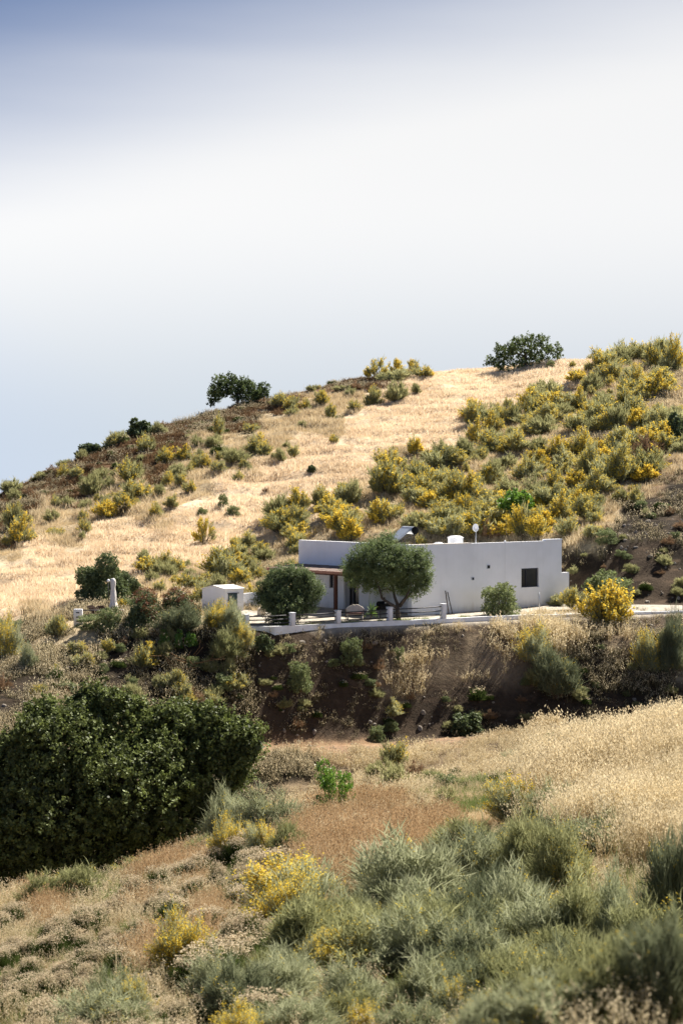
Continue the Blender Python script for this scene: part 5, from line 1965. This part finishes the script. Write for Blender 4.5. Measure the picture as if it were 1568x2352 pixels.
def fill(n, boxes, kinds, wpx, hr, where, group, dmin, dmax, seed, allow):
    r = np.random.default_rng(seed)
    cnt = 0
    tries = 0
    while cnt < n and tries < n * 12:
        tries += 1
        x0, x1, y0, y1, wh = boxes[r.integers(len(boxes))]
        x, y = r.uniform(x0, x1), r.uniform(y0, y1)
        g = hit(x, y, dmin, dmax)
        k = kind_at(np.array([g.x]), np.array([g.y]), np.array([g.z]), 10)[0]
        if k not in allow:
            continue
        w = r.uniform(*wpx)
        kd = kinds[r.integers(len(kinds))]
        size = 'small ' if w < wpx[0] + (wpx[1] - wpx[0]) * .4 else ('large ' if w > wpx[0] + (wpx[1] - wpx[0]) * .75 else '')
        put(kd, x - w / 2, x + w / 2, y - w * r.uniform(*hr), y, size + KW[kd] + ' ' + wh, group, D=g.y)
        cnt += 1


fill(100, [(0, 240, 1000, 1290, 'low on the left slope'), (240, 480, 950, 1150, 'under the small ridge bushes'),
           (480, 760, 880, 1100, 'under the gnarled ridge tree'), (760, 1000, 850, 1000, 'under the open ridge shrubs')],
     'xxxxcbbg', (14, 40), (.4, .7), '', 'small shrubs in the brown scrub', 131, 235, 1, 'b')
fill(26, [(0, 240, 1050, 1290, 'scattered low on the left slope'), (240, 560, 950, 1200, 'scattered above the golden field'), (560, 1000, 870, 1010, 'scattered close below the ridge')],
     'mggxp', (26, 54), (.6, .9), '', 'brooms scattered in the brown scrub', 131, 235, 2, 'bs')
fill(125, [(960, 1180, 900, 1100, 'beside the golden field'), (1180, 1400, 870, 1050, 'high in the scrub of the right slope'),
           (1380, 1568, 800, 960, 'near the skyline at the right'), (1380, 1568, 960, 1130, 'in the crowded scrub at the right edge'),
           (960, 1200, 1100, 1240, 'crowded behind the roof'), (1200, 1400, 1050, 1240, 'uphill of the house on the right'),
           (640, 960, 1120, 1240, 'uphill of the pergola side')],
     'mpgYmpgpyY', (46, 92), (.55, .9), '', 'brooms crowding the slope behind the house', 131, 235, 3, 'ysr')
fill(34, [(380, 520, 1200, 1370, 'in dry grass uphill of the russet bush'), (520, 680, 1180, 1350, 'in dry grass uphill of the hut')],
     'ymgp', (28, 60), (.6, .9), '', 'brooms between field and hut', 126, 235, 4, 'sy')
fill(34, [(1300, 1568, 1120, 1250, 'above the cut bank at the right'), (1300, 1568, 1250, 1385, 'on the face of the cut bank at the right')],
     'gxwb', (16, 44), (.5, .9), '', 'plants on the cut bank', 125, 150, 5, 'ed')
fill(60, [(560, 900, 1480, 1700, 'on the bare bank under the railings'), (900, 1250, 1480, 1680, 'on the bank mid wall'), (1250, 1568, 1460, 1650, 'on the shaded bank at the right')],
     'xgbw', (16, 46), (.5, .8), '', 'small shrubs on the shaded bank', 98, 125, 6, 'ed')
fill(60, [(0, 200, 1440, 1620, 'at the left edge above the big dark tree'), (200, 400, 1440, 1620, 'on the slope below the parasol'), (400, 560, 1500, 1640, 'on the slope below the dead branches')],
     'gwpxb', (26, 62), (.6, 1.0), '', 'weedy shrubs above the big tree', 90, 125, 7, 'dsb')
fill(46, [(850, 1568, 1960, 2420, 'in the great grey mass'), (900, 1568, 2100, 2440, 'low in the great grey mass')],
     'GGGD', (170, 300), (.5, .75), '', 'brooms of the grey mass on the near slope', 12, 58, 9, 'v')
for (xa, ya, xb, yb, n_) in ((0, 2235, 330, 2075, 7), (20, 2330, 420, 2130, 8), (120, 2420, 520, 2220, 8), (330, 2120, 700, 1990, 7), (470, 2180, 800, 2050, 7), (-10, 2150, 170, 2060, 4),
                             (420, 2260, 700, 2150, 6), (240, 2440, 420, 2330, 4), (0, 2330, 200, 2250, 5), (0, 2420, 180, 2350, 5), (350, 2060, 560, 1990, 5)):
    for q_ in range(n_):
        f_ = (q_ + random.uniform(.1, .9)) / n_
        w_ = random.uniform(60, 112)
        x_, y_ = xa + (xb - xa) * f_, ya + (yb - ya) * f_ + random.uniform(-12, 12)
        put('K', x_ - w_ / 2, x_ + w_ / 2, y_ - w_ * random.uniform(.75, 1.0), y_, 'low cushion shrub with pale dry flower heads over dark green leaves on the near slope',
            'cushion shrubs in rows on the near slope', dmax=60)
fill(14, [(560, 1000, 2150, 2420, 'at the bottom centre among oats'), (600, 900, 2060, 2250, 'left of the great grey mass')],
     'GGGF', (150, 260), (.5, .75), '', 'brooms at the bottom centre', 12, 58, 12, 'vco')
fill(30, [(0, 500, 1980, 2400, 'among the cushions at the bottom left'), (500, 900, 2000, 2200, 'in the middle of the near slope'), (400, 900, 2150, 2440, 'at the bottom of the near slope')],
     'KKKG', (70, 150), (.45, .7), '', 'small shrubs on the near slope', 12, 58, 8, 'crv')


fill(26, [(980, 1320, 1735, 1860, 'in dry oats below the track'), (800, 1100, 1780, 1880, 'around the bright sapling')],
     'xxbgwG', (36, 84), (.5, .85), '', 'shrubs in the dry oats below the track', 36, 100, 13, 'nodr')
fill(20, [(450, 900, 2180, 2440, 'at the bottom among dry oats'), (180, 520, 2230, 2450, 'among the cushions at the bottom edge')],
     'GKGK', (110, 210), (.45, .7), '', 'shrubs along the bottom edge', 12, 58, 14, 'nvc')

# ------------------------------------------------------------------ grasses: real tufts set out on the ground
def collection(name, meshes):
    c_ = bpy.data.collections.new(name)
    for i, me in enumerate(meshes):
        c_.objects.link(bpy.data.objects.new(f'{name}_tuft_{i:02d}', me))
    return c_


def scatter(name, X, Y, coll, scale, hue, seed, label=None):
    n = len(X)
    r = np.random.default_rng(seed)
    Z = H(X, Y)
    me = bpy.data.meshes.new(name)
    me.vertices.add(n)
    me.vertices.foreach_set('co', np.stack([X, Y, Z - .01], -1).astype(np.float32).ravel())
    rot = np.stack([r.normal(0, .10, n), r.normal(0, .10, n), r.uniform(0, 6.283, n)], -1)
    a = me.attributes.new('rot', 'FLOAT_VECTOR', 'POINT')
    a.data.foreach_set('vector', rot.astype(np.float32).ravel())
    a = me.attributes.new('size', 'FLOAT', 'POINT')
    a.data.foreach_set('value', scale.astype(np.float32))
    a = me.attributes.new('hue', 'FLOAT', 'POINT')
    a.data.foreach_set('value', hue.astype(np.float32))
    a = me.attributes.new('pick', 'INT', 'POINT')
    a.data.foreach_set('value', r.integers(0, len(coll.objects), n).astype(np.int32))
    o = link(bpy.data.objects.new(name, me))
    ng = bpy.data.node_groups.new(name + '_growth', 'GeometryNodeTree')
    ng.interface.new_socket('Geometry', in_out='INPUT', socket_type='NodeSocketGeometry')
    ng.interface.new_socket('Geometry', in_out='OUTPUT', socket_type='NodeSocketGeometry')
    gi = ng.nodes.new('NodeGroupInput')
    go = ng.nodes.new('NodeGroupOutput')
    ip = ng.nodes.new('GeometryNodeInstanceOnPoints')
    ci = ng.nodes.new('GeometryNodeCollectionInfo')
    ci.inputs['Collection'].default_value = coll
    ci.inputs['Separate Children'].default_value = True
    ci.inputs['Reset Children'].default_value = True
    ip.inputs['Pick Instance'].default_value = True

    def attr(nm, typ):
        q = ng.nodes.new('GeometryNodeInputNamedAttribute')
        q.data_type = typ
        q.inputs['Name'].default_value = nm
        return q.outputs[0]
    ng.links.new(gi.outputs[0], ip.inputs['Points'])
    ng.links.new(ci.outputs[0], ip.inputs['Instance'])
    ng.links.new(attr('pick', 'INT'), ip.inputs['Instance Index'])
    ng.links.new(attr('rot', 'FLOAT_VECTOR'), ip.inputs['Rotation'])
    ng.links.new(attr('size', 'FLOAT'), ip.inputs['Scale'])
    ng.links.new(ip.outputs[0], go.inputs[0])
    md = o.modifiers.new('growth', 'NODES')
    md.node_group = ng
    props(o, label, kind='stuff', cat='grass')
    return o


def points(n, d0, d1, umax, seed, kinds, jit=26, cl=0.0, csc=1.0):
    """random ground points between two distances, kept where one of the kinds grows; cl makes them gather in patches"""
    r = np.random.default_rng(seed)
    D = np.sqrt(r.uniform(d0 * d0, d1 * d1, n))
    X = r.uniform(-umax, umax, n) * D
    k = kind_at(X, D, H(X, D), jit, seed)
    ok = np.isin(k, list(kinds))
    if cl:
        f = fbm(X / csc, D / csc, seed + 9, 3)
        ok &= r.uniform(-1, 1, n) * .6 + f > (cl * 2 - 1)
    X, D = X[ok], D[ok]
    if d1 <= 62 and FOOT:
        ft = np.array(FOOT)
        bad = np.zeros(len(X), bool)
        keep = r.uniform(0, 1, len(X)) < .26
        for fx, fy, fr, fh in ft:
            dy = D - fy
            dy = np.where(dy < 0, dy / (fr + min(fh * 1.3, 1.1)), dy / fr)
            bad |= ((X - fx) / fr) ** 2 + dy ** 2 < .85
        sel = (~bad | keep) & ((D > 34) | (r.uniform(0, 1, len(X)) < .6))
        X, D = X[sel], D[sel]
    return X, D


C_far = collection('dry_grass_far', [tuft_mesh('grass_tuft', 1000 + i, ('gold',), 20, .30, .035, .22, .45) for i in range(4)])
C_mid = collection('dry_grass_mid', [tuft_mesh('grass_tuft', 1010 + i, ('straw',), 18, .42, .028, .17, .4) for i in range(4)])
C_brown = collection('brown_scrub', [tuft_mesh('scrub_tuft', 1020 + i, ('brown',), 26, .32, .045, .2, .6) for i in range(4)])
C_weed = collection('weeds', [tuft_mesh('weed_tuft', 1030 + i, ('weed', 'oat'), 16, .55, .026, .16, .4, 3, .06) for i in range(4)])
C_oatm = collection('oat_mid', [tuft_mesh('oat_tuft', 1040 + i, ('oatstem', 'oat'), 14, .75, .018, .17, .25, 7, .075, .42) for i in range(4)])
C_oatn = collection('oat_near', [tuft_mesh('oat_tuft', 1050 + i, ('oatstem', 'oat'), 13, .85, .008, .15, .22, 13, .038, .38) for i in range(5)])
C_red = collection('red_grass', [tuft_mesh('grass_tuft', 1060 + i, ('straw', 'red'), 22, .50, .009, .13, .22, 9, .028, .45) for i in range(4)])
C_sn = collection('straw_near', [tuft_mesh('grass_tuft', 1070 + i, ('straw',), 24, .32, .010, .14, .4) for i in range(4)])
C_gn = collection('green_near', [tuft_mesh('grass_tuft', 1080 + i, ('green',), 26, .30, .011, .12, .35) for i in range(3)])


def go(name, cfg, coll, s0, s1, label, seed, hb=.5):
    X, Y = points(**cfg)
    r = np.random.default_rng(seed)
    sc_ = r.uniform(s0, s1, len(X)) * (1 + .42 * fbm(X / 2.2, Y / 2.2, seed, 3)) * np.clip(.45 + Y / 75, .6, 1)
    hue = np.clip(hb + .45 * fbm(X / 4, Y / 4, seed + 3, 3) + r.uniform(-.25, .25, len(X)), 0, 1)
    print(name, len(X))
    return scatter(name, X, Y, coll, sc_, hue, seed, label)


go('golden_grass', dict(n=75000, d0=124, d1=212, umax=.20, seed=21, kinds='g'), C_far, .7, 1.3, 'short golden dry grass covering the open field on the hill', 1, .6)
go('dry_grass', dict(n=60000, d0=120, d1=212, umax=.20, seed=22, kinds='syr'), C_mid, .7, 1.4, 'tall straw-coloured dry grass between the brooms on the hill', 2, .5)
go('brown_scrub', dict(n=60000, d0=124, d1=216, umax=.20, seed=23, kinds='b'), C_brown, .7, 1.5, 'low red-brown scrub on the upper slope', 3, .5)
go('hill_weeds', dict(n=26000, d0=120, d1=212, umax=.20, seed=24, kinds='byd', cl=.35, csc=4), C_weed, .7, 1.3, 'grey-brown weeds among the scrub and on the cut bank', 4, .5)
go('bank_weeds', dict(n=34000, d0=96, d1=124, umax=.20, seed=25, kinds='ds', cl=.52, csc=2.5), C_weed, .6, 1.4, 'dull dry weeds on the shaded bank', 5, .35)
go('bare_bank_weeds', dict(n=9000, d0=104, d1=124, umax=.20, seed=26, kinds='e', cl=.62, csc=2.0), C_weed, .4, .9, 'sparse weeds on the bare part of the bank', 6, .3)
go('bank_oats', dict(n=26000, d0=103, d1=124, umax=.20, seed=27, kinds='o', cl=.60, csc=1.6), C_oatm, .7, 1.25, 'pale wild oats catching the sun on the bank', 7, .6)
go('track_oats', dict(n=19000, d0=58, d1=104, umax=.20, seed=28, kinds='otn', cl=.5, csc=1.8), C_oatm, .45, .85, 'pale wild oats between the near slope and dirt track', 8, .55)
go('gully_weeds', dict(n=9000, d0=58, d1=100, umax=.20, seed=29, kinds='d', cl=.3, csc=2.5), C_weed, .6, 1.3, 'dull weeds in the gully around the big dark tree', 9, .35)
go('wild_oats', dict(n=65000, d0=10.5, d1=60, umax=.25, seed=30, kinds='o', cl=.36, csc=1.5), C_oatn, .75, 1.25, 'tall pale wild oats on the near slope', 10, .6)
go('near_weeds', dict(n=17500, d0=10.5, d1=60, umax=.25, seed=31, kinds='cvn', cl=.45, csc=1.5), C_oatn, .3, .7, 'short pale oats between the shrubs of the near slope', 11, .45)
go('reddish_grass', dict(n=42500, d0=10.5, d1=60, umax=.25, seed=32, kinds='r'), C_red, .7, 1.25, 'fine reddish-brown grass on the near slope', 12, .5)
go('near_reddish_grass', dict(n=25000, d0=10.5, d1=60, umax=.25, seed=35, kinds='cv', cl=.55, csc=1.2), C_red, .28, .42, 'reddish grass between the cushion shrubs', 15, .4)
go('oats_in_reddish_grass', dict(n=11250, d0=10.5, d1=60, umax=.25, seed=37, kinds='r', cl=.5, csc=1.3), C_oatn, .4, .8, 'sparse oats standing in the reddish grass', 17, .5)
go('near_straw', dict(n=87500, d0=10.5, d1=60, umax=.25, seed=33, kinds='grvosn'), C_sn, .4, .85, 'short straw grass under the shrubs of the near slope', 13, .5)
go('cushion_straw', dict(n=37500, d0=10.5, d1=60, umax=.25, seed=36, kinds='c'), C_sn, .25, .5, 'very short straw between the cushion shrubs', 16, .4)
go('green_grass', dict(n=65000, d0=10.5, d1=60, umax=.25, seed=34, kinds='cvron', cl=.50, csc=1.2), C_gn, .6, 1.3, 'green grass patches between the cushion shrubs', 14, .5)

C_br = collection('slope_brooms', LIB['y'][:2] + LIB['m'][:3] + LIB['p'] + LIB['g'][:2])
X, Y = points(2600, 126, 212, .20, 61, 'ys', cl=.42, csc=6)
X, Y = X[:210], Y[:210]
r = np.random.default_rng(62)
scatter('slope_brooms', X, Y, C_br, r.uniform(.5, 1.4, len(X)), r.uniform(0, 1, len(X)), 63, 'small yellow and green brooms filling the gaps between the larger ones on the slope')['category'] = 'shrubs'

# stones lying on the banks, the track and the slopes
def rock_mesh(seed):
    import bmesh
    bm = bmesh.new()
    bmesh.ops.create_icosphere(bm, subdivisions=2, radius=.5)
    r = np.random.default_rng(seed)
    ax3 = r.uniform(.6, 1.1, 3)
    pl = unit(r.normal(size=(6, 3)))
    for v in bm.verts:
        c_ = np.array(v.co) * ax3
        for p_ in pl:
            e_ = c_ @ p_ - .30
            if e_ > 0:
                c_ = c_ - p_ * e_
        v.co = c_ + r.normal(size=3) * .012
    me = bpy.data.meshes.new('stone')
    bm.to_mesh(me)
    bm.free()
    me.materials.append(M['stone'])
    return me


M['stone'] = solid_mat('field_stone', (.30, .26, .21), (.16, .135, .11), 3, .95, bump=.4, bscale=8)
C_st = collection('stones', [rock_mesh(i) for i in range(5)])
for nm_, cfg_, a_, b_, lb_ in (('bank_stones', dict(n=5200, d0=96, d1=150, umax=.2, seed=71, kinds='edt', cl=.5, csc=3), .08, .45, 'stones and rubble lying on the earth banks'),
                               ('slope_stones', dict(n=3000, d0=12, d1=60, umax=.2, seed=72, kinds='rcvg', cl=.6, csc=2), .05, .22, 'small stones on the near slope'),
                               ('hill_stones', dict(n=1500, d0=140, d1=212, umax=.2, seed=73, kinds='gsb', cl=.6, csc=6), .12, .5, 'stones on the hill')):
    X, Y = points(**cfg_)
    r = np.random.default_rng(74)
    scatter(nm_, X, Y, C_st, a_ + (b_ - a_) * r.uniform(0, 1, len(X)) ** 3, r.uniform(0, 1, len(X)), 75, lb_)['category'] = 'stones'

# a few oat stalks and weeds along the terrace wall and on the gravel
r = np.random.default_rng(44)
n = 260
x = np.concatenate([r.uniform(1190, 1420, 150), r.uniform(640, 1560, 110)])
D = np.interp((x - 784) / FPX, uf, F[9][0]) + r.normal(0, .25, n) + np.concatenate([r.uniform(.2, 2.2, 150), np.full(110, -.5)])
X = (x - 784) / FPX * D
scatter('wall_foot_oats', X, D, C_oatm, r.uniform(.3, .75, n), r.uniform(.2, 1, n), 45, 'short dry oats growing along the terrace wall')
n = 220
x = r.uniform(640, 1080, n)
D = np.interp((x - 784) / FPX, uf, F[10][0]) + r.uniform(.2, .8, n)
ok = fbm(x / 40, x * 0, 3, 2) > .05
scatter('terrace_weeds', ((x - 784) / FPX * D)[ok], D[ok], C_gn, r.uniform(.5, 1.0, n)[ok], r.uniform(.5, 1, n)[ok], 46, 'bright green weeds behind the terrace rails')
